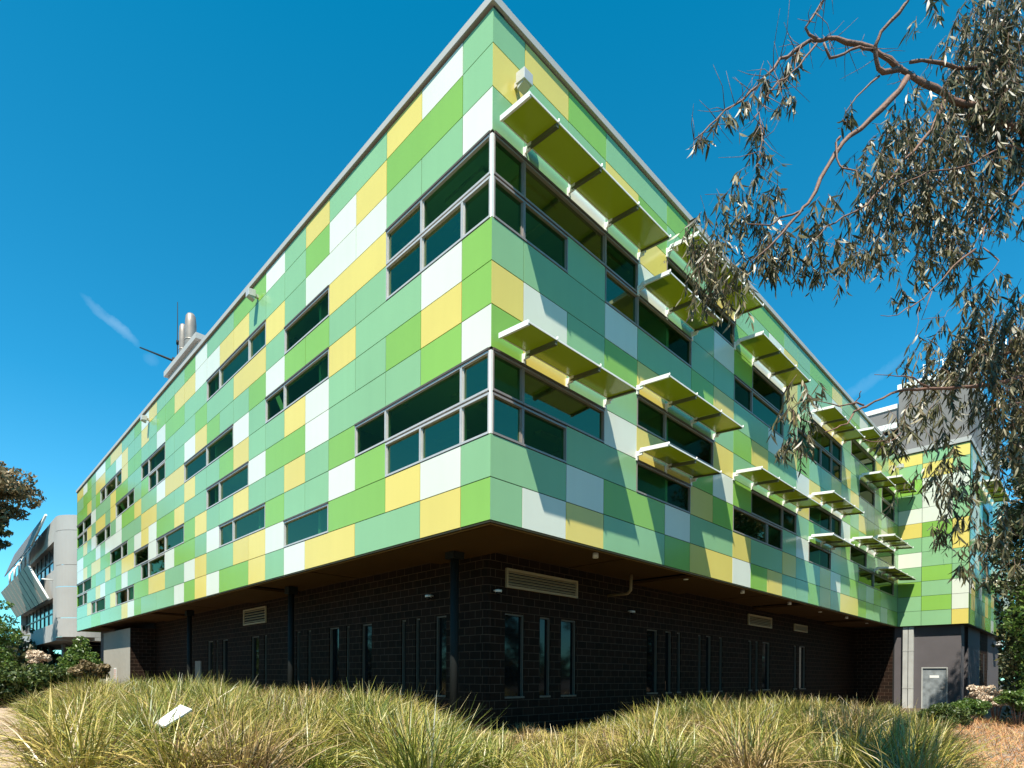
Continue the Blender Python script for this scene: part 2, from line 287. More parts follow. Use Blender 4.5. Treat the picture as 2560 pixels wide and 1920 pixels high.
RWIN = [[(3, [(0, 0), (1, 2), (3, 3)]), (4, [(0, 0), (1, 1), (3, 3), (4, 5)])], [(2, [(5, 6), (7, 7)])], [(7, [(4, 4), (5, 6)])], [(9, [(4, 5)])], [(8, [(0, 0), (1, 2)]), (9, [(0, 0), (1, 1)])],
        [(3, [(9, 10)]), (4, [(8, 8), (9, 10)])], [(8, [(9, 10), (11, 11)]), (9, [(8, 9), (10, 10)])], [(3, [(13, 14), (15, 15)]), (4, [(12, 13), (14, 14), (15, 15)])],
        [(7, [(13, 14), (15, 15)])], [(9, [(13, 14)])], [(2, [(17, 19)])], [(8, [(17, 18)])], [(4, [(18, 19)])], [(3, [(21, 22)]), (4, [(21, 22)])], [(7, [(20, 22)])], [(9, [(18, 19), (20, 22)])]]
IL, IR = 2.0, 2.27
B = thing('office_building', 'large office building clad in mint, green, yellow and white panels above dark brick', 'building', (X0, D0, 0))
def edges(n, w0, w, end): e = [0, w0]; [e.append(w0+w*k) for k in range(1, n)]; e = e[:n+1]; e[-1] = min(e[-1], end) if end else e[-1]; return e
def clad(name, fr, rows, wins, ue, parent, corner0=False, zoff=None):
    wc = {}
    for wn in wins:
        for r, gs in wn:
            for a, b in gs:
                for c in range(a, b+1): wc[(r, c)] = 1
    mb = MB(); bk = MB(); g = .009
    for r, row in enumerate(rows):
        c = 0; zt, zb = zr(r), zr(r+1)
        while c < len(row):
            if (r, c) in wc: c += 1; continue
            ch = row[c].upper(); e = c
            if ch == '.': ch = 'M'
            while e+1 < len(row) and row[e+1].islower() and (r, e+1) not in wc: e += 1
            u0, u1 = ue[c], ue[e+1]
            if u1-u0 > .05:
                mb.box(fr, u0+(g if c else .003), u1-g, -.014, 0, zb+g, zt-g, PI[ch])
                bk.box(fr, u0-(.03 if c else -.05), u1+.03, -.09, -.035, zb-.03, zt+.03)
            c = e+1
    o = mb.build(name, PAN, parent); bk.build('backing_wall', M_back, o); return o
UEL = edges(32, WL0, WL, UL); UER = edges(24, WR0, WR, UR)
clad('cladding', FL, LEFT, LWIN, UEL, B); clad('cladding', FRt, RIGHT, RWIN, UER, B)
def window(fr, wn, ue, parent, frm, glm, corner=False, hood=True):
    mf = MB(); mg = MB(); t = .026; rows = [r for r, _ in wn]
    for r, gs in wn:
        zt, zb = zr(r), zr(r+1)
        if r > rows[0]: zt -= .03
        else: zt -= .05
        zb += .012 if r < rows[-1] else .008
        for a, b in gs:
            u0, u1 = ue[a]+.004, ue[b+1]-.004
            if a == 0 and corner: u0 = .05
            mf.box(fr, u0, u1, -.13, .012, zt-2*t*.8, zt); mf.box(fr, u0, u1, -.13, .012, zb, zb+2*t*.8)
            mf.box(fr, u0, u0+t, -.13, .010, zb+1.6*t, zt-1.6*t); mf.box(fr, u1-t, u1, -.13, .010, zb+1.6*t, zt-1.6*t)
            # inner sash bead, slightly recessed
            k = .018; mf.box(fr, u0+t, u0+t+k, -.09, -.02, zb+1.6*t, zt-1.6*t); mf.box(fr, u1-t-k, u1-t, -.09, -.02, zb+1.6*t, zt-1.6*t)
            mg.quad(fr.p(u0+t, -.05, zb+1.6*t), fr.p(u1-t, -.05, zb+1.6*t), fr.p(u1-t, -.05, zt-1.6*t), fr.p(u0+t, -.05, zt-1.6*t))
        if r == rows[0]:
            a, b = gs[0][0], gs[-1][1]
            mf.box(fr, ue[a]-.0+(.05 if a == 0 and corner else 0), ue[b+1], -.12, .03, zr(r)-.047, zr(r)-.004, 1)
        elif r > rows[0]:
            pass
    # cells of the first row that overhang below / second row outside the first get their own flashing
    if len(wn) == 2:
        r0c = set(c for a, b in wn[0][1] for c in range(a, b+1))
        for a, b in wn[1][1]:
            if a not in r0c: mf.box(fr, ue[a]+.004, ue[b+1]-.004, -.12, .03, zr(wn[1][0])-.028, zr(wn[1][0])-.002, 1)
    o = mf.build('window', [frm, M_dkfr], parent); mg.build('pane', glm, o); return o
M_frR = mat('aluminium_shaded', (.27, .23, .21, 1), .4, .3, noise=.05)  # same frame aluminium as the left side, shade painted in as brown-grey
for wn in LWIN: window(FL, wn, UEL, B, M_alu, M_glass, wn[0][1][0][0] == 0)
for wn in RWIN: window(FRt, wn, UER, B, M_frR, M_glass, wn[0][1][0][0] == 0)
for r in (3, 8):
    mb = MB(); mb.box(FL, .004, .05, -.05, -.004, zr(r+2)+.01, zr(r)-.05); mb.build('corner_post', M_white, B)
# coping
mb = MB(); zt = zr(0)
mb.box(FL, -.06, UL+.05, -.4, .06, zt+.05, zt+.21); mb.box(FRt, .4, UR+.0, -.4, .058, zt+.052, zt+.208)
mb.box(FL, 0.0, UL, -.3, -.03, zt-.01, zt+.05, 1); mb.box(FRt, .3, UR, -.3, -.032, zt-.008, zt+.048, 1)
mb.build('coping', [M_coping, M_back], B, .006)
# left far end return wall and wing
mb = MB(); mb.box(FL, UL-.1, UL, -12, -.0, Z12, zt+.05); mb.build('end_wall', MG, B)
# roof, soffit, floors inside
mb = MB(); mb.box(FL, .12, UL-.1, -UR-1.5, -.12, zt-.3, zt-.02); mb.build('roof', M_roof, B)
mb = MB(); k = 0; x = .0
mb.box(FL, 0.02, UL-.02, -.16, -.02, Z12-.03, Z12-.002, 1); mb.box(FRt, .17, UR, -.16, -.021, Z12-.03, Z12-.002, 1)
u = .16
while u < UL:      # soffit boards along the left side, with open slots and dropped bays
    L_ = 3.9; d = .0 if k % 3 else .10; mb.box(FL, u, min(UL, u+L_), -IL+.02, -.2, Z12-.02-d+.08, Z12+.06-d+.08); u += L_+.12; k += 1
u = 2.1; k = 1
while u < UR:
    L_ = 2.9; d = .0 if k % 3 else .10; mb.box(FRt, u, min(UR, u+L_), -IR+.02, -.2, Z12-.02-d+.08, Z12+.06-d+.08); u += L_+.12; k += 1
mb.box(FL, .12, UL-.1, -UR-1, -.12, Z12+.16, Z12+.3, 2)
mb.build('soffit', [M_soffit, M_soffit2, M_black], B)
mb = MB()
for zc, th in ((zr(1.75), .12), (zr(6.25), .5)):
    mb.box(FL, .15, UL-.2, -UR, -.14, zc-th if th > .2 else zc, zc if th > .2 else zc+th)
o = mb.build('floor_slab', M_ceil, B)
mb = MB(); mb.box(FL, 6.5, UL-.2, -UR, -6, Z12+.3, zr(1.75)); mb.build('core_wall', M_int, B)
mb = MB(); mb.box(FL, .15, UL-.2, -UR, -.15, Z12+.3, Z12+.34)
for k in range(1, 10): mb.box(FL, k*4.1+3, k*4.1+3.12, -6, -.2, Z12+.34, zr(1.75))
for k in range(0, 7): mb.box(FRt, k*4.1+6.6, k*4.1+6.72, -6.4, -.2, Z12+.34, zr(1.75))
mb.build('partition', M_int, B)
mb = MB()
for zc in (zr(1.75), zr(6.25)-.5):
    for k in range(0, 8):
        for oo in (-1.3, -3.4):
            for fr, s0 in ((FL, 1.6), (FRt, 1.9)): mb = MB(); mb.box(fr, s0+k*3.1, s0+1.3+k*3.1, oo-.12, oo+.12, zc-.09, zc-.012); mb.build('ceiling_light', M_lampi, B)
# shades over the windows of the right-hand side
def awning(fr, row, j0, j1, w0, w, parent, zz=None):
    z = zr(row)+.20; ua, ub = w0+j0*w, w0+j1*w; o0, o1 = .115, .86; dz = -.06
    f = MB(); pn = MB()
    P = lambda u, o, zo: fr.p(u, o, z+zo+(o-o0)/(o1-o0)*dz)
    def bb(u0, u1, a, b, z0, z1, m=0): f.box8([P(u, o, zo) for u in (u0, u1) for o in (a, b) for zo in (z0, z1)], m)
    js = [j for j in range(math.ceil(j0), int(j1)+1)]
    if abs(js[-1]-j1) < .01 and False: js = js[:-1]
    # frame edges
    bb(ua, ub, o1, o1+.016, -.016, .018); bb(ua+.045, ub-.045, o0-.02, o0, -.02, .02)
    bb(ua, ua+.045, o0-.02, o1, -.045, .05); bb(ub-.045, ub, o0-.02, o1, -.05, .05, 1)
    for j in js:
        uj = w0+j*w
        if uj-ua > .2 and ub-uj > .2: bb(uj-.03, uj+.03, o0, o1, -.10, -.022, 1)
        # white bracket on the wall with a knuckle
        f.box(fr, uj-.02, uj+.02, 0.001, o0+.05, z-.13, z-.015); f.box(fr, uj-.045, uj+.045, .002, .03, z-.24, z-.02)
        f.box(fr, uj-.035, uj+.035, o0-.02, o0+.09, z-.07, z+.0)
        q = fr.p(uj, o1+.03, z+dz); f.bar(q+np.array([0, 0, -.045]), q+np.array([0, 0, .04]), .014)
    cuts = [ua+.045]+[w0+j*w for j in js if w0+j*w-ua > .2 and ub-(w0+j*w) > .2]+[ub-.045]
    for a, b in zip(cuts[:-1], cuts[1:]):
        pn.box8([P(u, o, zo) for u in (a+.006, b-.006) for o in (o0, o1) for zo in (-.008, .008)])
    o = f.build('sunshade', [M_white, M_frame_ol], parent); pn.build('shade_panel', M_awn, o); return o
M_frame_ol = mat('beam_shaded', (.10, .10, .05, 1), .45, .1)  # sunshade beams and far ends, their shadow put into a dark colour
AW = [(3, -.57, 3), (8, -.57, 2), (2, 4, 7), (4, 3, 5), (7, 3, 6), (9, 3, 5), (3, 7, 10), (8, 7, 11), (3, 12, 15), (7, 12, 15), (9, 12, 14), (2, 16, 19), (8, 16, 19), (4, 17, 19), (3, 20, 22.6), (7, 19, 22), (9, 19, 22.6)]
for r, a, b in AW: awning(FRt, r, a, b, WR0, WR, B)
# ------------------------------------------------------------------ wing at the right end
WE = [0, 1.11, 2.47, OW]
WROWS = ["YMY", "MYM", "GWW", "MWM", "WWM", "YGY", "MMY", "WMM", "MGM", "GMW", "MGW", "MMY"]
clad('wing_cladding', FW, WROWS, [], WE, B)
SE = edges(15, WR0, WR, 0); random.seed(31)
SR = [''.join(random.choice('MMMGGGYYW') for _ in range(15)) for _ in range(12)]
SW = [[(3, [(4, 5)]), (4, [(4, 5)])], [(7, [(3, 5)])], [(9, [(8, 10)])], [(3, [(10, 11)])]]
clad('wing_cladding', FS, SR, SW, SE, B)
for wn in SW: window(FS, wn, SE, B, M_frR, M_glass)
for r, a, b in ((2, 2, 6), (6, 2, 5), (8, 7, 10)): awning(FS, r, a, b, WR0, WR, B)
mb = MB(); mb.box(FW, -.0, OW+.06, -.4, .06, zt+.051, zt+.30); mb.box(FS, .4, SE[-1], -.4, .058, zt+.053, zt+.298)
mb.build('wing_coping', M_coping, B, .006)
mb = MB(); mb.box(FS, .12, SE[-1]-.1, -OW-4, -.12, Z12+.02, Z12+.3); mb.box(FS, .12, SE[-1], -OW-4, -.12, zt-.2, zt); mb.box(FS, 6, SE[-1], -OW-4, -5, Z12, zt-.2); mb.build('wing_floor', M_back, B)
# ground floor of the wing
FG = Fr((S, -S, 0), (-S, -S, 0)); FG.c = FRt.p(UR+.3, 0, 0)
mb = MB(); gz = -1.75
def wall_holes(mb, fr, u0, u1, z0, z1, holes, o=0, dep=.14, m=0, mr=None):
    us = sorted(set([u0, u1]+[h[0] for h in holes]+[h[1] for h in holes])); zs = sorted(set([z0, z1]+[h[2] for h in holes]+[h[3] for h in holes]))
    for a, b in zip(us[:-1], us[1:]):
        for c, d in zip(zs[:-1], zs[1:]):
            um, zm = (a+b)/2, (c+d)/2
            if any(h[0] < um < h[1] and h[2] < zm < h[3] for h in holes): continue
            mb.quad(fr.p(a, o, c), fr.p(b, o, c), fr.p(b, o, d), fr.p(a, o, d), m)
    for a, b, c, d in [h[:4] for h in holes]:
        mr_ = m if mr is None else mr
        mb.quad(fr.p(a, o, c), fr.p(a, o-dep, c), fr.p(a, o-dep, d), fr.p(a, o, d), mr_); mb.quad(fr.p(b, o, c), fr.p(b, o-dep, c), fr.p(b, o-dep, d), fr.p(b, o, d), mr_)
        mb.quad(fr.p(a, o, c), fr.p(b, o, c), fr.p(b, o-dep, c), fr.p(a, o-dep, c), mr_); mb.quad(fr.p(a, o, d), fr.p(b, o, d), fr.p(b, o-dep, d), fr.p(a, o-dep, d), mr_)
mb.quad(FG.p(-2.3, 0, gz), FG.p(-.28, 0, gz), FG.p(-.28, 0, Z12+.1), FG.p(-2.3, 0, Z12+.1), 1)
wall_holes(mb, FG, -.2, 2.85, gz, Z12+.1, [(1.12, 2.27, gz, .62)], 0, .08, 0)
mb.quad(FG.p(-.28, 0, gz), FG.p(-.2, 0, gz), FG.p(-.2, 0, Z12+.1), FG.p(-.28, 0, Z12+.1), 2)
mb.build('wing_wall', [M_grey, M_brick, M_black], B)
mb = MB()
mb.box(FG, 1.13, 2.26, -.07, -.03, gz, .61); 
dr = mb.build('door', mat('door_paint_worn', (.19, .21, .22, 1), .55, noise=.35, nscale=3.5, bump=.1), B, .004)
mb = MB(); mb.box(FG, 1.10, 1.155, -.02, .02, gz, .635); mb.box(FG, 2.235, 2.29, -.02, .02, gz, .635); mb.box(FG, 1.155, 2.235, -.02, .02, .58, .635); mb.build('door_frame', M_pipe, dr)
mb = MB(); mb.box(FG, 2.1, 2.17, -.03, -.02, -.62, -.42); mb.bar(FG.p(2.13, -.0, -.5), FG.p(1.98, -.0, -.5), .012); mb.bar(FG.p(2.14, -.03, -.27), FG.p(2.14, .0, -.27), .03, n=12); mb.build('handle', M_steel, dr)
mb = MB(); mb.box(FG, 1.47, 1.9, -.03, -.022, .05, .19); mb.build('door_sign', M_white, dr)
mb = MB()
for a in (.24, .51):
    mb.box(FG, a, a+.235, .02, .20, gz, Z12-.02); 
    for z in (1.55, -.55): mb.box(FG, a-.01, a+.245, .01, .21, z, z+.04, 1)
mb.build('downpipe', [M_pipe, M_pipe], B)
# wing side ground floor
FH = Fr((S, S, 0), (S, -S, 0)); FH.c = FRt.p(UR+.3, 2.85, 0)
mb = MB(); gz = -1.75
for a, b, m in ((0, 1.1, 0), (2.4, 7.0, 0), (7.2, 10.5, 1), (10.5, 16.5, 0)): mb.quad(FH.p(a, 0, gz), FH.p(b, 0, gz), FH.p(b, 0, Z12+.05), FH.p(a, 0, Z12+.05), m)
mb.quad(FH.p(1.1, -.5, gz), FH.p(2.4, -.5, gz), FH.p(2.4, -.5, Z12), FH.p(1.1, -.5, Z12), 2)
mb.quad(FH.p(1.1, -.5, gz), FH.p(1.1, 0, gz), FH.p(1.1, 0, Z12), FH.p(1.1, -.5, Z12), 0); mb.quad(FH.p(2.4, -.5, gz), FH.p(2.4, 0, gz), FH.p(2.4, 0, Z12), FH.p(2.4, -.5, Z12), 0)
mb.quad(FH.p(7, -.2, gz), FH.p(7.2, -.2, gz), FH.p(7.2, -.2, Z12), FH.p(7, -.2, Z12), 2)
mb.box(FH, 8.4, 8.9, .001, .02, -.2, 1.6, 2); mb.box(FH, 10.2, 10.5, .002, .03, .6, 1.9, 2)
mb.build('wing_wall', [M_grey, M_brick, M_black], B)
# grey plant room on the wing and the louvred screen beside it
mb = MB(); FP = Fr((S, -S, 0), (-S, -S, 0)); FP.c = FRt.p(UR+.35, 0, 0)
mb.box(FP, -.12, 3.1, -13.5, 0, zt+.1, 16.45)
mb.box(FP, -9, -.14, -9, -.25, 14.75, 15.55)
mb.build('plant_room', M_grey2, B)
mb = MB(); mb.box(FP, -.18, 3.16, -13.6, .06, 16.45, 16.75); mb.box(FP, -9, -.2, -9, -.19, 15.55, 15.8); mb.box(FP, -9, -.14, -.4, -.2, 14.45, 14.75); mb.build('parapet_cap', M_white, B)
mb = MB()
for k in range(6): z = zt+.05+k*.37; mb.box8([FP.p(u, o+(dz*-.15), z+dz*.17) for u in (-8, -.14) for o in (-.40, -.36) for dz in (0, 1)])
for u in (-.6, -1.9, -3.2): mb.box(FP, u, u+.06, -.46, -.42, zt, 14.45)
mb.build('louvre', M_white, B); mb = MB()
FQ = Fr((S, S, 0), (S, -S, 0)); FQ.c = FP.p(3.1, 0, 0)
for k in range(15): z = zt+.35+k*.17; mb.box(FQ, 4.6, 8.6, .02, .07, z, z+.09)
mb.build('louvre', M_white, B)
mb = MB(); mb.box(FP, -8, -.14, -.9, -.8, zt, 14.5); mb.box(FQ, 4.5, 8.7, .0, .012, zt+.3, zt+3.0); mb.build('louvre_backing', M_black, B)
mb = MB()
for k in range(5):
    q = FP.p(.9+k*.9, -.8, 16.75); mb.bar(q, q+np.array([0, 0, 1.1]), .03)
mb.bar(FP.p(.9, -.8, 17.8), FP.p(4.5, -.8, 17.8), .03); mb.bar(FP.p(.9, -.8, 17.3), FP.p(4.5, -.8, 17.3), .025); mb.build('roof_rail', M_white, B)
# ------------------------------------------------------------------ brick ground floor
LS = [(3.80, 4.25), (4.94, 5.15), (5.6, 5.82), (7.37, 7.95), (8.69, 8.88), (9.35, 10.0), (11.3, 11.55), (12.13, 12.42), (15.02, 15.29), (15.8, 16.6), (19.24, 19.9), (20.44, 20.75), (21.13, 21.84)]
RS = [(2.62, 3.32), (3.9, 4.33), (4.76, 5.42), (9.05, 9.72), (10.2, 10.62), (10.97, 11.25), (12.5, 12.75), (13.11, 13.53), (14.16, 14.46), (16.86, 17.22), (17.56, 17.87), (18.3, 19.13), (21.99, 22.41), (22.73, 23.61)]
SL0, SL1 = -.52, 1.56; GB = -2.0
mb = MB(); c0 = .16
wall_holes(mb, FL, IR+c0, 31, GB, Z12+.15, [(a, b, SL0, SL1) for a, b in LS], -IL, .16)
# rounded corner
K = np.array(FL.p(IR, -IL, 0)); 
ang = [(FL.p(IR+c0, -IL, 0), None)]
cen = FL.p(IR+c0, -IL-c0, 0); pts = []
for i in range(7):
    a = i/6*pi/2; pts.append(cen+FL.n*c0*cos(a)-FL.d*c0*sin(a))
for p, q in zip(pts[:-1], pts[1:]): mb.quad(p+[0, 0, GB], q+[0, 0, GB], q+[0, 0, Z12+.15], p+[0, 0, Z12+.15], 0, False)
wall_holes(mb, FRt, IL+c0, UR+.3, GB, Z12+.15, [(a, b, SL0, SL1) for a, b in RS], -IR, .16)
mb.build('brick_wall', M_brick, B)
M_slot = mat('slot_glass', (.004, .005, .006, 1), .05, spec=.3)
for fr, off, lst, lt in ((FL, IL, LS, 0), (FRt, IR, RS, 1)):
    for a, b in lst:
        m1 = MB()
        e = .035; m1.box(fr, a, a+e, -off-.14, -off-.04, SL0, SL1); m1.box(fr, b-e, b, -off-.14, -off-.04, SL0, SL1); m1.box(fr, a+e, b-e, -off-.14, -off-.04, SL1-e, SL1)
        m1.box(fr, a, b, -off-.14, -off+.02, SL0-.035, SL0+.012)
        o = m1.build('slot_window', M_fr_slot, B); m2 = MB(); m2.quad(fr.p(a+e, -off-.11, SL0), fr.p(b-e, -off-.11, SL0), fr.p(b-e, -off-.11, SL1-e), fr.p(a+e, -off-.11, SL1-e)); m2.build('pane', M_slot, o)
        
def louvre_vent(fr, off, a, b, z0, z1):
    m1 = MB(); e = .06; m1.box(fr, a, b, -off+.003, -off+.06, z1-e, z1); m1.box(fr, a, b, -off+.003, -off+.06, z0, z0+e); m1.box(fr, a, a+e, -off+.003, -off+.058, z0+e, z1-e); m1.box(fr, b-e, b, -off+.003, -off+.058, z0+e, z1-e)
    n = 5
    for k in range(n):
        z = z0+e+(k+.3)*(z1-z0-2*e)/n; m1.box8([fr.p(u, -off+.012+d*.04, z+(1-d)*.045+t*.012) for u in (a+e, b-e) for d in (0, 1) for t in (0, 1)])
    m1.box(fr, a+e, b-e, -off+.002, -off+.006, z0+e, z1-e, 1)
    return m1.build('air_vent', [M_vent, M_black], B)
louvre_vent(FRt, IR, 2.62, 5.41, 2.19, 2.67); louvre_vent(FL, IL, 15.04, 17.32, 2.05, 2.70); louvre_vent(FRt, IR, 16.74, 19.19, 2.2, 2.66); louvre_vent(FRt, IR, 21.94, 23.69, 2.26, 2.6)
for fr, u in ((FL, 2.62), (FL, 11.33), (FL, 22.16)):
    m1 = MB(); m1.bar(fr.p(u, -1.3, GB), fr.p(u, -1.3, Z12+.05), .10, n=16); m1.box(fr, u-.16, u+.16, -1.46, -1.14, Z12-.2, Z12+.04); m1.build('column', M_dark, B)
# curved service pipe under the right soffit
m1 = MB(); m1.tube([FRt.p(6.9, -IR, 2.42), FRt.p(6.9, -IR+.7, 2.42), FRt.p(6.9, -IR+.8, 2.5), FRt.p(6.9, -IR+.82, 2.96)], [.045]*4, n=10); m1.build('service_pipe', mat('pipe_brown', (.20, .13, .06, 1), .6), B)
for u in (4.0, 8.4, 12.3, 16.6, 20.2, 24, 27.5): m1 = MB(); m1.bar(FRt.p(u, -.55, Z12-.06), FRt.p(u, -.55, Z12+.06), .07, n=14); m1.build('downlight', M_white, B)
# grey stub wall at the far left end
m1 = MB(); m1.box(FL, 30.6, 37.5, -IL-1, -.7, GB, 2.6, 0); m1.box(FL, 30.55, 30.6, -IL-.02, -.7, GB, 2.6, 1); m1.box(FL, 37.5, 41.8, -3.2, -1.3, GB, Z12+.1, 2)
m1.build('end_wall', [mat('render_warm_grey', (.27, .25, .21, 1), .8, noise=.06), M_brick, M_grey], B)
m1 = MB(); m1.box(FL, 33.9, 34.5, -.7+.003, -.68, -.35, .35); nb = m1.build('notice', M_white, B)
m1 = MB()
for k in range(5): m1.box(FL, 33.97, 34.43, -.679, -.674, -.28+k*.12, -.22+k*.12)
m1.build('notice_print', mat('print_red', (.35, .12, .08, 1), .6), nb)
m1 = MB(); m1.box(FL, 22.7, 23.5, -IL-.04, -IL+.05, GB, .65); m1.build('service_door', mat('panel_grey_brown', (.22, .19, .15, 1), .6), B)
# roof plant on the left side: steel flues, box, aerials
def onp(fr, x, y, o):
    d = _f+_r*((x-1280)/F_PX)+_u*((CY-y)/F_PX); d = np.array(d); e = np.array([0, 0, EYE]); c = fr.p(0, o, 0); t = ((c-e)@fr.n)/(d@fr.n); P = e+t*d
    return (P-fr.c)@fr.d, P[2]-EYE
OF = -1.6
for x, y, r in ((477, 786, .25), (458, 812, .19)):
    u, z = onp(FL, x, y, OF); p = FL.p(u, OF, 0); m1 = MB()
    m1.tube([p+[0, 0, zt], p+[0, 0, z-.45], p+[0, 0, z-.12], p+[0, 0, z]], [r, r, r*.86, r*.6], n=24)
    for k in range(4):
        zz = zt+.6+k*1.0
        if zz < z-.7: m1.tube([p+[0, 0, zz], p+[0, 0, zz+.06]], [r*1.04, r*1.04], n=24)
    m1.build('flue', M_steel, B)
ub, zb = onp(FL, 418, 935, -.9); ua, za = onp(FL, 470, 880, -.9)
m1 = MB(); m1.box(FL, ua-1.2, ub, -4.2, -.95, zt, za+.05); m1.box(FL, ua-1.4, ub+.2, -4.4, -.8, za+.05, za+.3, 1); m1.build('plant_box', [mat('plant_pinkish', (.45, .36, .33, 1), .6), M_coping], B)
m1 = MB(); u, z = onp(FL, 444, 755, -1.5); p = FL.p(u, -1.5, 0); m1.bar(p+[0, 0, zt], p+[0, 0, z], .035, r2=.015)
m1.tube([p+[0, 0, zt+4.1], p+[0, 0, zt+4.3]], [.06, .06]); m1.build('aerial', M_dark, B)
m1 = MB(); u0, z0 = onp(FL, 434, 902, -1.5); u1, z1 = onp(FL, 351, 869, -1.5); m1.bar(FL.p(u0, -1.5, z0), FL.p(u1, -1.5, z1), .06, r2=.045); m1.bar(FL.p(u0, -1.5, zt), FL.p(u0, -1.5, z0+.15), .07); m1.build('aerial', M_dark, B)
# floodlights near the parapet
def flood(fr, u, z, label, hood=1):
    p = fr.p(u, 0, z)
    t = thing('floodlight', label, 'light', tuple(p), 'box floodlights under the parapet')
    m1 = MB(); m1.box8([fr.p(u+du, o, z+dz) for du in (-.12, .12) for o, dz0 in ((.11, 0), (.34, -.03)) for dz in (dz0-.02, dz0+.19)]); 
    m1.box8([fr.p(u+du, o, z+dz) for du in (-.10, .10) for o, a in ((.13, -.12), (.31, -.06)) for dz in (a, -.022)], 1)
    m1.build('lamp_housing', [M_alu, M_pipe], t, .008)
    m1 = MB(); m1.box(fr, u-.05, u+.05, .001, .14, z+.02, z+.12); m1.build('bracket', M_alu, t)
flood(FRt, .62, 11.38, 'white box floodlight near the top corner of the right facade')
u, z = onp(FL, 645, 748, 0); flood(FL, u, z, 'small pale box floodlight high on the left facade above a window strip')
u, z = onp(FL, 373, 1053, 0); flood(FL, u, z, 'tiny dark floodlight high on the far end of the left facade')
flood(FRt, 30.9, 11.75, 'white box floodlight where the right facade meets the wing')
def dome(fr, off, u, z, label):
    p = fr.p(u, -off, z); t = thing('security_camera', label, 'camera', tuple(p), 'white dome cameras on the dark brick')
    m1 = MB(); q = fr.p(u, -off+.16, z-.02); m1.bar(fr.p(u, -off+.002, z+.03), fr.p(u, -off+.16, z+.03), .02); m1.tube([q+[0, 0, .06], q+[0, 0, .05], q+[0, 0, 0]], [.03, .085, .085], n=16); m1.build('mount', M_white, t)
    m1 = MB(); m1.tube([q, q-[0, 0, .04], q-[0, 0, .065]], [.072, .06, .02], n=16); m1.build('dome', M_slot, t)
dome(FRt, IR, 2.24, 2.04, 'white dome camera on the brick just left of the long cream vent')
dome(FRt, IR, 7.97, 2.01, 'white dome camera on the dark brick below the curved soffit pipe')
dome(FL, IL, 4.36, 2.08, 'white dome camera on the dark brick left of the building corner')
m1 = MB(); m1.box(FH, 13.0, 14.2, .05, .45, 2.35, 2.6); tag(m1.build('wall_light', M_white, None, .02), 'white oblong light under the soffit of the wing side', 'light')
# ------------------------------------------------------------------ pale concrete building behind, left
CB = np.array([-34.6, 45.0]); C2 = thing('concrete_building', 'pale concrete building with tilted metal sun screens behind the green one', 'building', (CB[0], CB[1], 0))
FC = Fr((-S, S, 0), (-S, -S, 0)); FC.c = np.array([CB[0], CB[1], EYE]); FD = Fr((S, S, 0), (S, -S, 0)); FD.c = FC.c
zc0, zc1 = 2.85, 12.4; m1 = MB(); rc = 2.2
# rounded corner
cen = FC.p(rc, -rc, 0); arc = []
for i in range(13):
    a = i/12*pi/2; arc.append(cen+FC.n*rc*cos(a)+FD.n*rc*sin(a))
zs = [zc0, 4.35, 6.8, 8.5, 11.2, zc1]
for z0, z1 in zip(zs[:-1], zs[1:]):
    for p, q in zip(arc[:-1], arc[1:]): m1.quad(p+[0, 0, z0+.015], q+[0, 0, z0+.015], q+[0, 0, z1-.015], p+[0, 0, z1-.015], 0, True)
    m1.box(FD, rc, 9, -.3, 0, z0+.015, z1-.015)
wl = [(3.6, 25.5, 4.0, 6.1), (3.2, 25.5, 8.3, 10.6)]
wall_holes(m1, FC, rc, 26, zc0, zc1, wl, 0, .5)
m1.box(FC, 2.3, 26, -8, -.52, zc0, zc0+.1); m1.box(FC, 2.3, 26, -8, -.52, zc1-.2, zc1-.02)
m1.build('wall', M_conc, C2)
m1 = MB()
for i in range(13):
    pass
for p, q in zip(arc[:-1], arc[1:]):
    c = (p+q)/2; m1.quad(p*.999+c*.001+[0, 0, zc0], q+[0, 0, zc0], cen+[0, 0, zc0], cen+[0, 0, zc0])
m1.box(FC, rc, 26, -8, -.0, zc0-.25, zc0-.002); m1.box(FD, rc, 9, -8, 0, zc0-.25, zc0-.001); m1.build('underside', M_conc, C2)
m1 = MB()
for k, (a, b, c, d) in enumerate(wl):
    u = a
    while u < b: m1.box(FC, u, u+.1, -.4, -.3, c, d); u += 2.6
    m1.box(FC, a, b, -.4, -.3, (c+d)/2-.05, (c+d)/2+.05)
fr_o = m1.build('window_band', M_dkfr, C2)
m1 = MB()
for a, b, c, d in wl: m1.quad(FC.p(a, -.36, c), FC.p(b, -.36, c), FC.p(b, -.36, d), FC.p(a, -.36, d))
m1.build('pane', mat('band_glass', (.012, .014, .014, 1), .08, spec=.7), fr_o)
M_scr = mat('screen_metal', (.17, .14, .12, 1), .5, .3, noise=.12, nscale=1.2)
def screen(ua_t, ub_t, ua_b, ub_b, zt_, zb_, ot, ob):
    m1 = MB(); n = 9
    for k in range(n):
        f0, f1 = k/n+.006, (k+1)/n-.006
        P = []
        for f in (f0, f1):
            for t in (0, .08):
                for (a, b, z, o) in ((ua_b, ub_b, zb_, ob), (ua_t, ub_t, zt_, ot)): P.append(FC.p(a+(b-a)*f, o+t, z))
        m1.box8([P[0], P[1], P[2], P[3], P[4], P[5], P[6], P[7]])
    o = m1.build('sun_screen', M_scr, C2)
    m1 = MB(); m1.bar(FC.p(ua_b-.05, ob, zb_), FC.p(ua_t-.05, ot, zt_), .09); m1.build('screen_edge', M_white, o)
    for f in (.02, .3, .6, .9):
        m1 = MB(); ub = ua_b+(ub_b-ua_b)*f; m1.bar(FC.p(ub, .0, (zt_+zb_)/2), FC.p(ub, (ot+ob)/2, (zt_+zb_)/2), .05); m1.build('screen_arm', M_white, o)
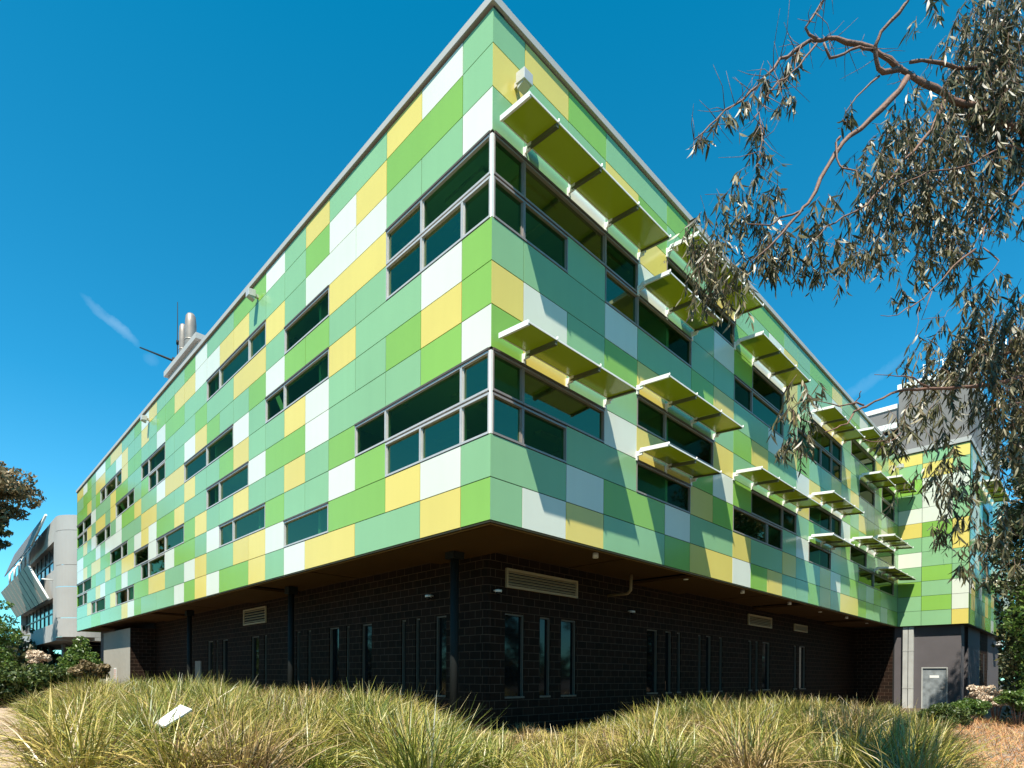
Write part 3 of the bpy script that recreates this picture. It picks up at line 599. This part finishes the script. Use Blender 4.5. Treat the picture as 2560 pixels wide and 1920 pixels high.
screen(5, 28, 9.1, 32.8, 13.0, 11.07, .3, .8); screen(8.2, 32.8, 3.4, 26, 9.2, 5.95, 1.1, .3)
for u in (8.5, 11.5, 15, 19, 23.5): m1 = MB(); m1.tube([FC.p(u, .6, 11.2), FC.p(u, 1.1, 10.2), FC.p(u, 1.1, 9.2)], [.10]*3); m1.build('screen_arm', M_white, C2)
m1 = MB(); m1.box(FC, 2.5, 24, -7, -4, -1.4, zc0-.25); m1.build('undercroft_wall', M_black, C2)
m1 = MB(); m1.box(FD, 5.6, 9.2, -.5, .4, 2.95, 3.35); m1.build('canopy_edge', M_white, C2)
for u, o in ((7.2, -1.2), (15, -1.2)):
    m1 = MB(); m1.bar(FC.p(u, o, -1.4), FC.p(u, o, zc0-.2), .18, n=14); m1.build('column', M_conc, C2)
# ------------------------------------------------------------------ ground
def gmesh(name, mt, x0, x1, y0, y1, n, dz, m, kind='structure', mask=None):
    xs = np.linspace(x0, x1, n); ys = np.linspace(y0, y1, n); V = np.array([[x, y, ground_z(x, y)+dz] for y in ys for x in xs]); F = []
    for j in range(n-1):
        for i in range(n-1):
            if mask is None or mask((xs[i]+xs[i+1])/2, (ys[j]+ys[j+1])/2): F.append((j*n+i, j*n+i+1, (j+1)*n+i+1, (j+1)*n+i))
    return tag(npmesh(name, V, np.array(F), m), kind=kind)
M_soil = mat('soil_litter', (.075, .05, .028, 1), .95, noise=.5, nscale=6, bump=.7, bscale=25)
M_sand = mat('sandy_path', (.33, .24, .17, 1), .95, noise=.12, nscale=5, bump=.5, bscale=50)
M_asph = mat('asphalt_pale', (.22, .19, .17, 1), .9, noise=.15, nscale=5, bump=.4, bscale=80)
gmesh('ground', None, -900, 900, -60, 1400, 60, -.25, M_soil)
gmesh('garden_ground', None, -60, 60, -20, 80, 180, 0, M_soil)
def left_edge(y): return -5.75-.84*(y-7.2)
gmesh('path', None, -45, 0, 2, 42, 200, .006, M_sand, mask=lambda x, y: x < left_edge(y)+.25*sin(y*1.3) and x > left_edge(y)-7)
gmesh('pavement', None, 4, 24, 2, 22, 160, .006, M_asph, mask=lambda x, y: x > 7.6+(y-9)*.62+.25*sin(y*1.7) and x < 16+(y-9)*.5)
# ------------------------------------------------------------------ tussock grass
def blades(base, az, L, th0, bend, wd, seg=5):
    n = len(L); t = np.linspace(0, 1, seg+1)
    th = th0[:, None]-bend[:, None]*t[None, :]**1.3            # elevation angle along the blade
    ds = (L/seg)[:, None]
    r = np.concatenate([np.zeros((n, 1)), np.cumsum(np.cos(th[:, :-1])*ds, 1)], 1); z = np.concatenate([np.zeros((n, 1)), np.cumsum(np.sin(th[:, :-1])*ds, 1)], 1)
    dx, dy = np.cos(az), np.sin(az)
    C = np.stack([base[:, 0:1]+r*dx[:, None], base[:, 1:2]+r*dy[:, None], base[:, 2:3]+z], 2)
    wv = (wd[:, None]*(1-.92*t[None, :]**2.2))/2
    sd = np.stack([-dy, dx, np.zeros(n)], 1)
    tw = RNG.normal(0, .5, n)                                    # twist the ribbon about its own axis a little
    sd = sd*np.cos(tw)[:, None]+np.array([0, 0, 1.])*np.sin(tw)[:, None]
    A = C+sd[:, None, :]*wv[:, :, None]; Bq = C-sd[:, None, :]*wv[:, :, None]
    V = np.stack([A, Bq], 2).reshape(n, -1, 3)
    k = 2*(seg+1); idx = np.arange(n)[:, None]*k
    F = np.concatenate([np.stack([idx+2*s, idx+2*s+1, idx+2*s+3, idx+2*s+2], 2) for s in range(seg)], 1)
    return V.reshape(-1, 3), F.reshape(-1, 4)
SIL = [(-40, 1800), (0, 1775), (60, 1750), (120, 1728), (200, 1700), (300, 1697), (500, 1697), (650, 1716), (800, 1718), (950, 1716), (1050, 1738), (1130, 1790), (1170, 1815), (1300, 1818), (1420, 1822), (1500, 1800),
       (1600, 1762), (1700, 1742), (1850, 1735), (2000, 1737), (2150, 1742), (2250, 1760), (2340, 1790), (2390, 1840), (2420, 1890), (2560, 1960)]
def topz(x, y):      # height of the top of the planting as seen across the bed
    sx = 1280+F_PX*x/max(y, .1); sy = np.interp(sx, [a for a, _ in SIL], [b for _, b in SIL]); return EYE-(sy-CY)/F_PX*y
def in_bed(x, y):
    if y < 5.2: return False
    if x < left_edge(y)+.1: return False
    if x > 7.2+(y-9)*.60: return False
    # stay clear of the brick walls
    a = (np.array([x, y])-np.array([X0, D0])); ul = a@np.array([-S, S]); ol = a@np.array([-S, -S]); ur = a@np.array([S, S]); orr = a@np.array([S, -S])
    inside = ul > 1.5 and ur > 1.3 and ol < -1.2 and orr < -1.4
    return not inside
TUS = []; yv = 5.3
random.seed(11)
while yv < 24:
    xv = -26.
    step = .74+.02*yv
    while xv < 17:
        x = xv+random.uniform(-.22, .22); y = yv+random.uniform(-.22, .22)
        sx = 1280+F_PX*x/y
        if -160 < sx < 2500 and in_bed(x, y): TUS.append((x, y))
        xv += step
    yv += step*.9
VV = []; FF = []; MI = []; nv = 0
print('tussocks', len(TUS))
for x, y in TUS:
    g = ground_z(x, y); tz = topz(x, y)
    zb = g; ht = tz-g
    ht = min(max(ht, .35), 1.02+.12*random.random()) if ht > 0 else .3
    if y > 9: zb = max(g, min(tz-.95, g+1.0))            # the bed is mounded up towards the building
    hh = max(.35, min(tz-zb, 1.1))*random.uniform(.74, 1.1)
    n = int(460*min(1, 11/y)); sp = random.uniform(.7, 1.7)
    base = np.stack([x+RNG.normal(0, .11, n), y+RNG.normal(0, .11, n), np.full(n, zb-.05)], 1)
    az = RNG.uniform(0, 2*pi, n); L = hh*RNG.uniform(.62, 1.16, n); th0 = RNG.normal(1.22, .17, n).clip(.5, 1.57); bend = RNG.gamma(3.2, .42*sp, n).clip(.1, 3.3)
    dry = RNG.random(n) < .05; bend[dry] = .15; L[dry] *= .95
    wd = RNG.uniform(.008, .021, n)*(1+.04*max(0, y-7))
    V, F = blades(base, az, L, th0, bend, wd); VV.append(V); FF.append(F+nv); nv += len(V); q_ = random.random(); MI.append(np.full(len(F), 0 if q_ < .40 else 1 if q_ < .82 else 2))
tg = npmesh('tussock_grass', np.concatenate(VV), np.concatenate(FF), M_grass, mi=np.concatenate(MI), smooth=True); tag(tg, kind='stuff')
# fallen straw between and beside the tussocks
n = 26000; bx = RNG.uniform(-16, 15, n); by = RNG.uniform(5, 20, n); keep = np.array([(in_bed(a, b) or in_bed(a+.7, b) or in_bed(a-.9, b)) for a, b in zip(bx, by)]); bx, by = bx[keep], by[keep]; n = len(bx)
base = np.stack([bx, by, np.array([ground_z(a, b) for a, b in zip(bx, by)])+.02], 1)
V, F = blades(base, RNG.uniform(0, 2*pi, n), RNG.uniform(.2, .6, n), RNG.uniform(-.02, .3, n), RNG.uniform(-.1, .5, n), RNG.uniform(.005, .011, n), 3)
tag(npmesh('grass_litter', V, F, leaf_mat('straw', [(0, (.22, .15, .07)), (.6, (.42, .31, .17)), (1, (.58, .44, .28))], .7, .2, .1)), kind='stuff')
# ------------------------------------------------------------------ leafy plants and trees
def leafcloud(clumps, per, size, asp=.45, droop=0, curved=False):
    """clumps: (centre, radius vec); returns V,F of leaf quads scattered through them"""
    Vs = []; Fs = []; k = 0
    for c, r in clumps:
        n = per; d = RNG.normal(0, 1, (n, 3)); d /= np.linalg.norm(d, axis=1)[:, None]; rad = RNG.uniform(.35, 1.0, n)**.6
        P = np.array(c)+d*rad[:, None]*np.array(r)
        a = RNG.normal(0, 1, (n, 3)); a[:, 2] -= droop; a /= np.linalg.norm(a, axis=1)[:, None]
        b = np.cross(a, RNG.normal(0, 1, (n, 3))); b /= np.linalg.norm(b, axis=1)[:, None]
        L = size*RNG.uniform(.6, 1.3, n)[:, None]
        V = np.stack([P-a*L*.5, P+b*L*asp*.5, P+a*L*.5, P-b*L*asp*.5], 1).reshape(-1, 3); Vs.append(V)
        Fs.append(np.arange(n*4).reshape(n, 4)+k); k += n*4
    return np.concatenate(Vs), np.concatenate(Fs)
def crown_clumps(cx, cy, cz, rx, ry, rz, n, rc):
    out_ = []
    for _ in range(n):
        d = RNG.normal(0, 1, 3); d /= np.linalg.norm(d); t = RNG.uniform(.25, 1)**.5
        out_.append(((cx+d[0]*rx*t, cy+d[1]*ry*t, cz+d[2]*rz*t), (rc*RNG.uniform(.7, 1.3), rc*RNG.uniform(.7, 1.3), rc*RNG.uniform(.45, .8))))
    return out_
def tree(name, label, cat, base, top, crown, nclump, rc, per, size, m, group=None, trunk_r=.25):
    t = thing(name, label, cat, base, group); b = np.array(base, float); c = np.array(crown[:3], float)
    cl = crown_clumps(*crown, nclump, rc); V, F = leafcloud(cl, per, size)
    mb = MB(); mid = (b+c)/2+np.array([.2, .1, 0]); mb.tube([b, mid, c+[0, 0, crown[5]*.3]], [trunk_r, trunk_r*.75, trunk_r*.3], n=10)
    for i in range(0, len(cl), max(1, len(cl)//12)):
        p = np.array(cl[i][0]); s = mid+(c-mid)*random.uniform(.2, .9); mb.tube([s, (s+p)/2+[0, 0, .2], p], [trunk_r*.35, trunk_r*.2, trunk_r*.07], n=6)
    mb.build('trunk', M_bark, t); npmesh('crown', V, F, m, t, smooth=False); return t
tree('pine_tree', 'dark round pine crown cut by the left edge, highest thing on the left', 'tree', (-47.5, 48, 0), 0, (-45.0, 48, 16.6, 4.9, 4, 3.0), 120, 1.0, 170, .42, M_leafb, 'trees by the left edge', .4)
tree('pine_tree', 'dark hanging pine foliage cut by the left edge below the round crown', 'tree', (-45, 42, 0), 0, (-38.2, 42, 12.0, 1.9, 2, 1.3), 30, .6, 120, .36, M_leafd, 'trees by the left edge', .25)
tree('leafy_tree', 'bright green leafy tree in front of the concrete building screens', 'tree', (-32, 35.5, 0), 0, (-32.3, 35.5, 3.6, 2.0, 2.0, 2.7), 80, .6, 190, .20, M_leafg, 'trees by the left edge', .18)
tree('leafy_tree', 'low green tree under the concrete building at the left edge', 'tree', (-28.9, 33.5, 0), 0, (-29.6, 33.5, 2.0, 1.0, 1.0, 1.3), 30, .4, 160, .18, M_leafg, 'trees by the left edge', .12)
tree('leafy_tree', 'slender dark green tree in the shade between the two buildings', 'tree', (-24.6, 33.5, .5), 0, (-24.6, 33.5, 2.4, 1.0, 1.0, 1.1), 22, .45, 120, .22, M_leafg, 'trees by the left edge', .08)
for i, (x, y, zc, rx, rz, mm, lb) in enumerate([
    (22.0, 23.2, 7.5, 2.6, 8.8, M_leafd, 'tall dark gum tree rising at the right edge behind the wing'),
    (27.5, 27.5, 9.5, 3.4, 9.6, M_leafb, 'tall brownish gum tree farthest back at the right edge'),
    (19.4, 20.2, 2.9, 1.5, 3.2, M_leafg, 'green tree standing in front of the tall dark gums at the right edge')]):
    tree('gum_tree', lb, 'tree', (x+.3, y, -.3), 0, (x, y, zc, rx, rx*.8, rz), 260 if i < 2 else 90, .75, 190, .19, mm, 'trees at the right edge', .3)
def shrub(name, label, x, y, zc, rx, rz, m, n=26, per=150, size=.09, group=None):
    g = ground_z(x, y); t = thing(name, label, 'shrub', (x, y, g), group)
    V, F = leafcloud(crown_clumps(x, y, zc, rx, rx*.8, rz, n, rx*.32), per, size); npmesh('foliage', V, F, m, t, smooth=False)
    mb = MB()
    for k in range(7): a = k*.9; mb.tube([(x+.04*cos(a), y+.04*sin(a), g-.05), (x+rx*.5*cos(a), y+rx*.4*sin(a), zc)], [.025, .008], n=5)
    mb.build('stem', M_bark, t)
def sh(name, lb, sx, sy, dep, rpx, rz, m, **k):
    p = px(sx, sy, dep); shrub(name, lb, p[0], p[1], p[2], rpx/F_PX*dep, rz/F_PX*dep, m, **k)
G1 = 'shrubs in the left background'
sh('shrub', 'dark green spiky shrub at the left edge beyond the sandy path', 20, 1708, 17, 80, 54, M_leafm, n=50, per=260, size=.14, group=G1)
sh('shrub', 'low olive shrub left of the tall grass under the concrete building', 105, 1688, 22, 60, 24, M_leafm, n=40, per=220, size=.13, group=G1)
sh('shrub', 'bright green shrub in front of the dark undercroft', 160, 1684, 24, 42, 16, M_leafg, n=26, per=220, size=.14, group=G1)
sh('shrub', 'reddish brown shrub beside the grey stub wall', 225, 1675, 22, 38, 26, M_leafb, n=26, per=220, size=.12, group=G1)
sh('flowering_shrub', 'pale flowering shrub under the concrete building', 95, 1642, 27, 26, 16, M_flower, n=22, per=120, size=.12)
sh('dried_hydrangea', 'dried pale flower heads against the grey wing wall', 2452, 1735, 24, 30, 30, M_flower, n=34, per=150, size=.10)
sh('dried_hydrangea', 'low spread of dried pale flower heads beside the wing corner', 2490, 1745, 22, 34, 20, M_flower, n=30, per=150, size=.10)
sh('shrub', 'round green shrub at the right edge below the gums', 2545, 1752, 20, 40, 24, M_leafg, n=30, per=240, size=.09)
sh('shrub', 'low green shrub at the foot of the wing corner', 2420, 1768, 19, 45, 16, M_leafg, n=30, per=220, size=.08)
sh('shrub', 'olive shrub between the tall grass and the orange mulch', 2360, 1790, 16, 50, 30, M_leafm, n=36, per=220, size=.08)
n = 30000; a = RNG.uniform(0, 1, n); bx = RNG.uniform(6.5, 19, n); by = RNG.uniform(8, 23, n); keep = (bx > 6.9+(by-9)*.60) & (bx < 9.2+(by-9)*.78); bx, by = bx[keep], by[keep]; n = len(bx)
base = np.stack([bx, by, np.array([ground_z(p, q) for p, q in zip(bx, by)])+.0], 1)
V, F = blades(base, RNG.uniform(0, 2*pi, n), RNG.uniform(.12, .45, n), RNG.uniform(0, 1.1, n), RNG.uniform(.0, 1.2, n), RNG.uniform(.008, .018, n), 3)
tag(npmesh('ground_cover', V, F, leaf_mat('orange_cover', [(0, (.30, .13, .05)), (.5, (.48, .24, .11)), (.8, (.55, .34, .18)), (1, (.20, .22, .06))], .7, .2, .2)), kind='stuff')
# ------------------------------------------------------------------ tilted white sign in the grass
sg = thing('garden_sign', 'small white tilted board on a post in the tall grass', 'sign', (-3.78, 6.6, ground_z(-3.78, 6.6)))
p = [px(388, 1806, 6.45), px(411, 1816, 6.35), px(480, 1773, 6.75), px(451, 1761, 6.95)]
nrm = np.cross(p[1]-p[0], p[3]-p[0]); nrm /= np.linalg.norm(nrm); nrm *= -1 if nrm[2] > 0 else 1
m1 = MB(); m1.box8([p[0], p[0]+nrm*.02, p[1], p[1]+nrm*.02, p[3], p[3]+nrm*.02, p[2], p[2]+nrm*.02]); m1.build('board', M_white, sg)
c = sum(p)/4+nrm*.03; m1 = MB(); m1.bar(c, (c[0], c[1], ground_z(c[0], c[1])-.1), .03); m1.build('post', M_dark, sg)
# ------------------------------------------------------------------ overhanging gum tree, right foreground
GT = thing('eucalyptus_tree', 'overhanging eucalyptus with bare crooked branches and drooping leaves, nearest tree on the right', 'tree', (2.9, 2.4, ground_z(2.9, 2.4)))
def A(pts, dep0, dep1): # region A coords -> points with depth running from dep0 to dep1
    n = len(pts); return [px(1700+x/2.572, y/2.572, dep0+(dep1-dep0)*i/(n-1)) for i, (x, y) in enumerate(pts)]
def Bc(pts, dep0, dep1):
    n = len(pts); return [px(1700+x/2.572, 600+y/2.572, dep0+(dep1-dep0)*i/(n-1)) for i, (x, y) in enumerate(pts)]
def rough_path(P, amp):
    out_ = []
    for i in range(len(P)-1):
        a, b = np.array(P[i]), np.array(P[i+1]); L = np.linalg.norm(b-a); k = max(2, int(L/.18))
        for j in range(k): out_.append(a+(b-a)*j/k+(RNG.normal(0, amp, 3) if (i or j) else 0))
    out_.append(np.array(P[-1])); return out_
BR = []
def branch(P, r0, r1, amp=.012, parent=None, nn=7):
    Q = rough_path(P, amp); n = len(Q); rr = [.85*(r0+(r1-r0)*(i/(n-1)))*random.uniform(.85, 1.18) for i in range(n)]
    m1 = MB(); m1.tube(Q, rr, n=nn); BR.append((Q, rr)); return m1.build('branch', M_bark, GT)
trunk = [(2.9, 2.4, -.1), (2.9, 2.5, 1.5), (2.95, 2.6, 3.2), (3.1, 2.8, 4.9), (3.3, 3.1, 6.6), (3.45, 3.3, 8.6), (3.6, 3.4, 12)]
m1 = MB(); m1.tube(rough_path(trunk, .03), [.30-.012*i for i in range(len(rough_path(trunk, .0)))], n=14) if False else m1.tube(trunk, [.42, .36, .34, .33, .31, .28, .20], n=14); m1.build('trunk', M_bark, GT)
T = [np.array(t) for t in trunk]
def st(P, t): return [t]+list(P)
branch(st(A([(2400, 980), (2212, 850), (1900, 690), (1700, 610), (1500, 510), (1400, 430), (1290, 350), (1150, 290), (1000, 240), (900, 255), (780, 290), (700, 360), (600, 440), (500, 550), (400, 640), (290, 720), (200, 800), (90, 900)], 9.2, 8.0), T[4]), .13, .008)
branch(A([(1420, 440), (1300, 470), (1262, 400), (1258, 300), (1300, 200), (1400, 80), (1470, 0), (1500, -120)], 8.75, 8.3), .045, .02)
branch(A([(1460, 500), (1360, 640), (1240, 760), (1100, 870), (1000, 980), (900, 1150), (830, 1300), (770, 1370), (650, 1500), (560, 1610), (450, 1690)], 8.75, 7.9), .055, .008)
branch(A([(790, 1350), (650, 1400), (580, 1450), (430, 1440)], 8.2, 8.0), .018, .006)
branch(A([(1030, 880), (1000, 920), (1005, 1030), (1050, 1080), (1140, 1085), (1160, 1200)], 8.4, 8.1), .02, .006)
branch(A([(1280, 490), (1180, 570), (1100, 660), (1035, 780), (1100, 790)], 8.7, 8.5), .018, .005)
branch(A([(925, 275), (960, 385), (1060, 340), (1150, 310), (1240, 320)], 8.4, 8.6), .02, .022)
branch(A([(880, 250), (800, 180), (870, 90), (940, -10), (980, -120)], 8.4, 8.3), .022, .012)
branch(A([(880, 280), (800, 370), (720, 460), (640, 520), (560, 620), (500, 720), (530, 900), (500, 1050)], 8.3, 7.9), .018, .005)
branch(A([(780, 290), (750, 400), (720, 500)], 8.3, 8.2), .010, .003)
branch(st(A([(2300, 990), (2100, 940), (2000, 980), (1850, 1070), (1600, 1100), (1400, 1200)], 9.1, 8.2), T[4]), .05, .008)
branch(A([(1700, 650), (1600, 850), (1450, 1030), (1200, 1320), (1050, 1400), (900, 1500), (800, 1600)], 8.9, 8.0), .03, .006)
branch(st(A([(2350, 380), (2212, 395), (1900, 430), (1780, 450), (1680, 400), (1560, 390), (1480, 400)], 9.3, 8.8), T[5]), .07, .025)
branch(st(A([(2350, 1080), (2212, 1190), (2050, 1330), (1960, 1450), (1930, 1600)], 9.1, 8.5), T[3]), .04, .012)
branch(Bc([(1950, 50), (2060, 130), (1960, 250), (1850, 330)], 8.5, 8.3), .012, .005)
branch(st(Bc([(2350, 840), (2212, 870), (2000, 930), (1800, 945), (1600, 948), (1400, 978), (1300, 1012), (1200, 1062), (1130, 1100), (1080, 1180), (1000, 1210), (930, 1235)], 9.1, 7.9), T[2]), .085, .009)
branch(Bc([(1600, 945), (1500, 895), (1400, 872), (1250, 865)], 8.6, 8.3), .016, .005)
branch(Bc([(1180, 1062), (1130, 1050), (1020, 1065), (900, 1045), (820, 1010)], 8.2, 8.0), .016, .004)
branch(Bc([(1120, 1060), (1150, 1010), (1165, 970)], 8.2, 8.1), .012, .006)
branch(st(Bc([(2350, 700), (2212, 715), (2000, 740), (1850, 745)], 9.2, 8.8), T[3]), .045, .012)
branch(Bc([(1900, 60), (1750, 180), (1620, 330), (1500, 420), (1400, 480), (1290, 485)], 8.6, 8.3), .018, .004)
branch(st(Bc([(2350, 1000), (2212, 1040), (2060, 1060), (1980, 1120), (1900, 1220), (1860, 1300)], 9.0, 8.5), T[2]), .03, .006)
branch(Bc([(1540, 430), (1530, 530), (1500, 650), (1470, 690)], 8.4, 8.3), .006, .002)
branch(Bc([(1620, 330), (1560, 500), (1690, 500), (1760, 430)], 8.4, 8.6), .007, .003)
branch(Bc([(1180, 1280), (1280, 1300), (1330, 1300), (1420, 1240)], 8.1, 8.3), .007, .008)
# scattered bare twigs on the dead upper branch
m1 = MB()
for Q, rr in [BR[0], BR[8], BR[7]]:
    for i in range(len(Q)//3, len(Q), 1):
        for _q in range(3):
            q = Q[i]; d = RNG.normal(0, 1, 3); d[1] *= .5; d[2] -= .35; d /= np.linalg.norm(d); L = random.uniform(.12, .5); e = RNG.normal(0, .3, 3)
            m1.tube([q, q+d*L*.5, q+d*L+e*L*.4], [.006, .004, .002], n=4)
m1.build('twig', M_bark, GT, )
CA = [(500, 1200, 165), (250, 1400, 175), (170, 1590, 130), (1400, 780, 150), (1350, 930, 170), (1250, 1110, 140), (1500, 1000, 220), (1720, 900, 230), (1900, 300, 230), (2020, 120, 230), (2100, 400, 250), (1830, 600, 200), (2000, 680, 230),
      (1650, 1150, 230), (1820, 1150, 230), (1250, 1250, 150), (1450, 1350, 190), (1650, 1350, 210), (960, 1520, 180), (1110, 1580, 150), (1300, 1550, 120), (1750, 1500, 190), (1900, 1250, 150), (2100, 1100, 160), (2120, 820, 210), (2160, 600, 200),
      (1580, 50, 90), (640, 1560, 120), (760, 1500, 120), (850, 1400, 90), (480, 1380, 120), (1950, 900, 180), (920, 1330, 60), (2150, 200, 180), (2150, 1350, 120), (1500, 650, 120), (2080, 60, 200), (1980, 470, 220), (2180, 950, 160), (2000, 1050, 150), (1560, 1250, 160), (1350, 1180, 140)]
CA += [(430, 620, 38), (560, 520, 34), (680, 430, 36), (300, 730, 26), (520, 800, 44), (700, 600, 26), (500, 950, 36), (1080, 700, 36), (760, 330, 26), (130, 880, 20)]
CA += [(2000, 120, 200), (2130, 300, 200), (1980, 420, 180), (2140, 560, 180), (1930, 640, 170), (2080, 720, 180), (2160, 1000, 160), (1700, 760, 150), (1620, 1000, 150)]
CBv = [(2080, 640, 180), (1960, 700, 180), (2140, 780, 180), (1850, 680, 150), (2150, 1000, 170), (2080, 1180, 150), (2170, 1350, 150), (230, 110, 150), (320, 330, 130), (270, 230, 140), (130, 60, 110), (640, 60, 110), (830, 160, 80), (1150, 60, 80), (1680, 80, 160), (1820, 130, 140), (1500, 180, 90), (1430, 340, 60), (1700, 700, 200), (1900, 600, 220), (2050, 700, 240), (2120, 480, 200),
       (1560, 770, 130), (790, 980, 110), (770, 1120, 110), (800, 1270, 110), (720, 1300, 70), (1500, 1130, 150), (1650, 1010, 120), (1400, 1220, 100), (1650, 1240, 90), (1660, 1480, 150), (2000, 1000, 160), (2120, 900, 200), (1720, 1420, 100), (2000, 1480, 130),
       (1780, 830, 140), (2150, 620, 200), (1980, 820, 160), (460, 120, 100), (550, 160, 70), (1900, 380, 110), (2000, 260, 110), (2130, 1130, 130), (1750, 1000, 100), (2100, 1280, 100)]
CS = [(2400, 1290, 50), (2460, 1350, 48), (2520, 1290, 55), (2350, 1330, 28), (2430, 1420, 32), (2540, 1400, 36), (2380, 1215, 40)]
clumps = [(1700+x/2.572, y/2.572, r/2.572) for x, y, r in CA]+[(1700+x/2.572, 600+y/2.572, r/2.572) for x, y, r in CBv]+CS
tw = MB(); LP = []; LD = []
for cx, cy, r in clumps:
    dep = 8.0+1.2*min(1, max(0, (cx-1750)/750))+random.uniform(-.3, .5); R_ = r/F_PX*dep
    nt_ = int(max(4, 21*(r/70)**1.6))
    for _ in range(nt_):
        a = random.uniform(0, 2*pi); rr = R_*random.random()**.5
        p0 = px(cx, cy, dep)+np.array([cos(a)*rr, random.uniform(-.8, .8)*R_, sin(a)*rr*.8+.25*R_])
        L = random.uniform(.25, .55)*min(1.2, max(.5, R_*3)); d = np.array([random.gauss(0, .5), random.gauss(0, .5), -.55-random.random()*.8]); d /= np.linalg.norm(d)
        e = np.array([random.gauss(0, .12), random.gauss(0, .12), -.18]); pts = [p0, p0+d*L*.5, p0+d*L+e*L]
        tw.tube(pts, [.0035, .0025, .0015], n=4, cap=False)
        for k in range(random.randint(9, 15)):
            t = random.uniform(.1, 1.05); q = p0+d*L*t+e*L*max(0, t-.5)*1.5; LP.append(q)
            v = np.array([random.gauss(0, .55), random.gauss(0, .55), -1.0])+d*.3; LD.append(v/np.linalg.norm(v))
tw.build('twig', M_bark, GT)
LP = np.array(LP); LD = np.array(LD); n = len(LP); print('gum leaves', n)
sdv = np.cross(LD, RNG.normal(0, 1, (n, 3))); sdv /= np.linalg.norm(sdv, axis=1)[:, None]; nr = np.cross(LD, sdv)
L = RNG.uniform(.10, .22, n)[:, None]; W = L*RNG.uniform(.12, .18, n)[:, None]; cv = RNG.normal(0, .22, n)[:, None]
ts = [0, .25, .55, .8, 1]; wp = [.05, .9, 1, .6, .03]; Vs = []
for t, w_ in zip(ts, wp):
    c = LP+LD*L*t+sdv*cv*L*t*t+nr*L*.12*t*t; Vs += [c+sdv*W*w_*.5, c-sdv*W*w_*.5]
V = np.stack(Vs, 1).reshape(-1, 3); idx = np.arange(n)[:, None]*10
F = np.concatenate([np.stack([idx+2*s, idx+2*s+1, idx+2*s+3, idx+2*s+2], 2) for s in range(4)], 1).reshape(-1, 4)
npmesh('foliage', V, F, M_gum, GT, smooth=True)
# the belt of woodland round the site, outside the picture; the windows mirror it
cl = []
for x0, x1, y0, y1 in ((-50, -40, -20, 40), (36, 46, -20, 36), (-30, 30, -34, -26)):
    k = 0
    while k < 9:
        cx, cy, hgt = random.uniform(x0, x1), random.uniform(y0, y1), random.uniform(9, 15); cl += crown_clumps(cx, cy, hgt*.55, 4, 4, hgt*.48, 34, 1.6); k += 1
for k in range(70):
    a = pi*(k/70)*2; cx, cy = 60*sin(a), 15+55*cos(a)
    if cy > 8 and abs(cx) < 38: continue
    cl += crown_clumps(cx, cy, 2.2, 5, 4, 2.6, 14, 1.5)
for cx, cy in ((-50, 60), (-46, 57), (-56, 64), (-60, 70), (-42, 60), (-38, 58)): cl += crown_clumps(cx, cy, 2.4, 3.5, 3, 3, 20, 1.2)
for k in range(5): cl += crown_clumps(random.uniform(44, 62), random.uniform(38, 60), 6, 5, 5, 6, 34, 1.6)
V, F = leafcloud(cl, 60, .75); tag(npmesh('woodland', V, F, M_leafd, smooth=False), kind='stuff')
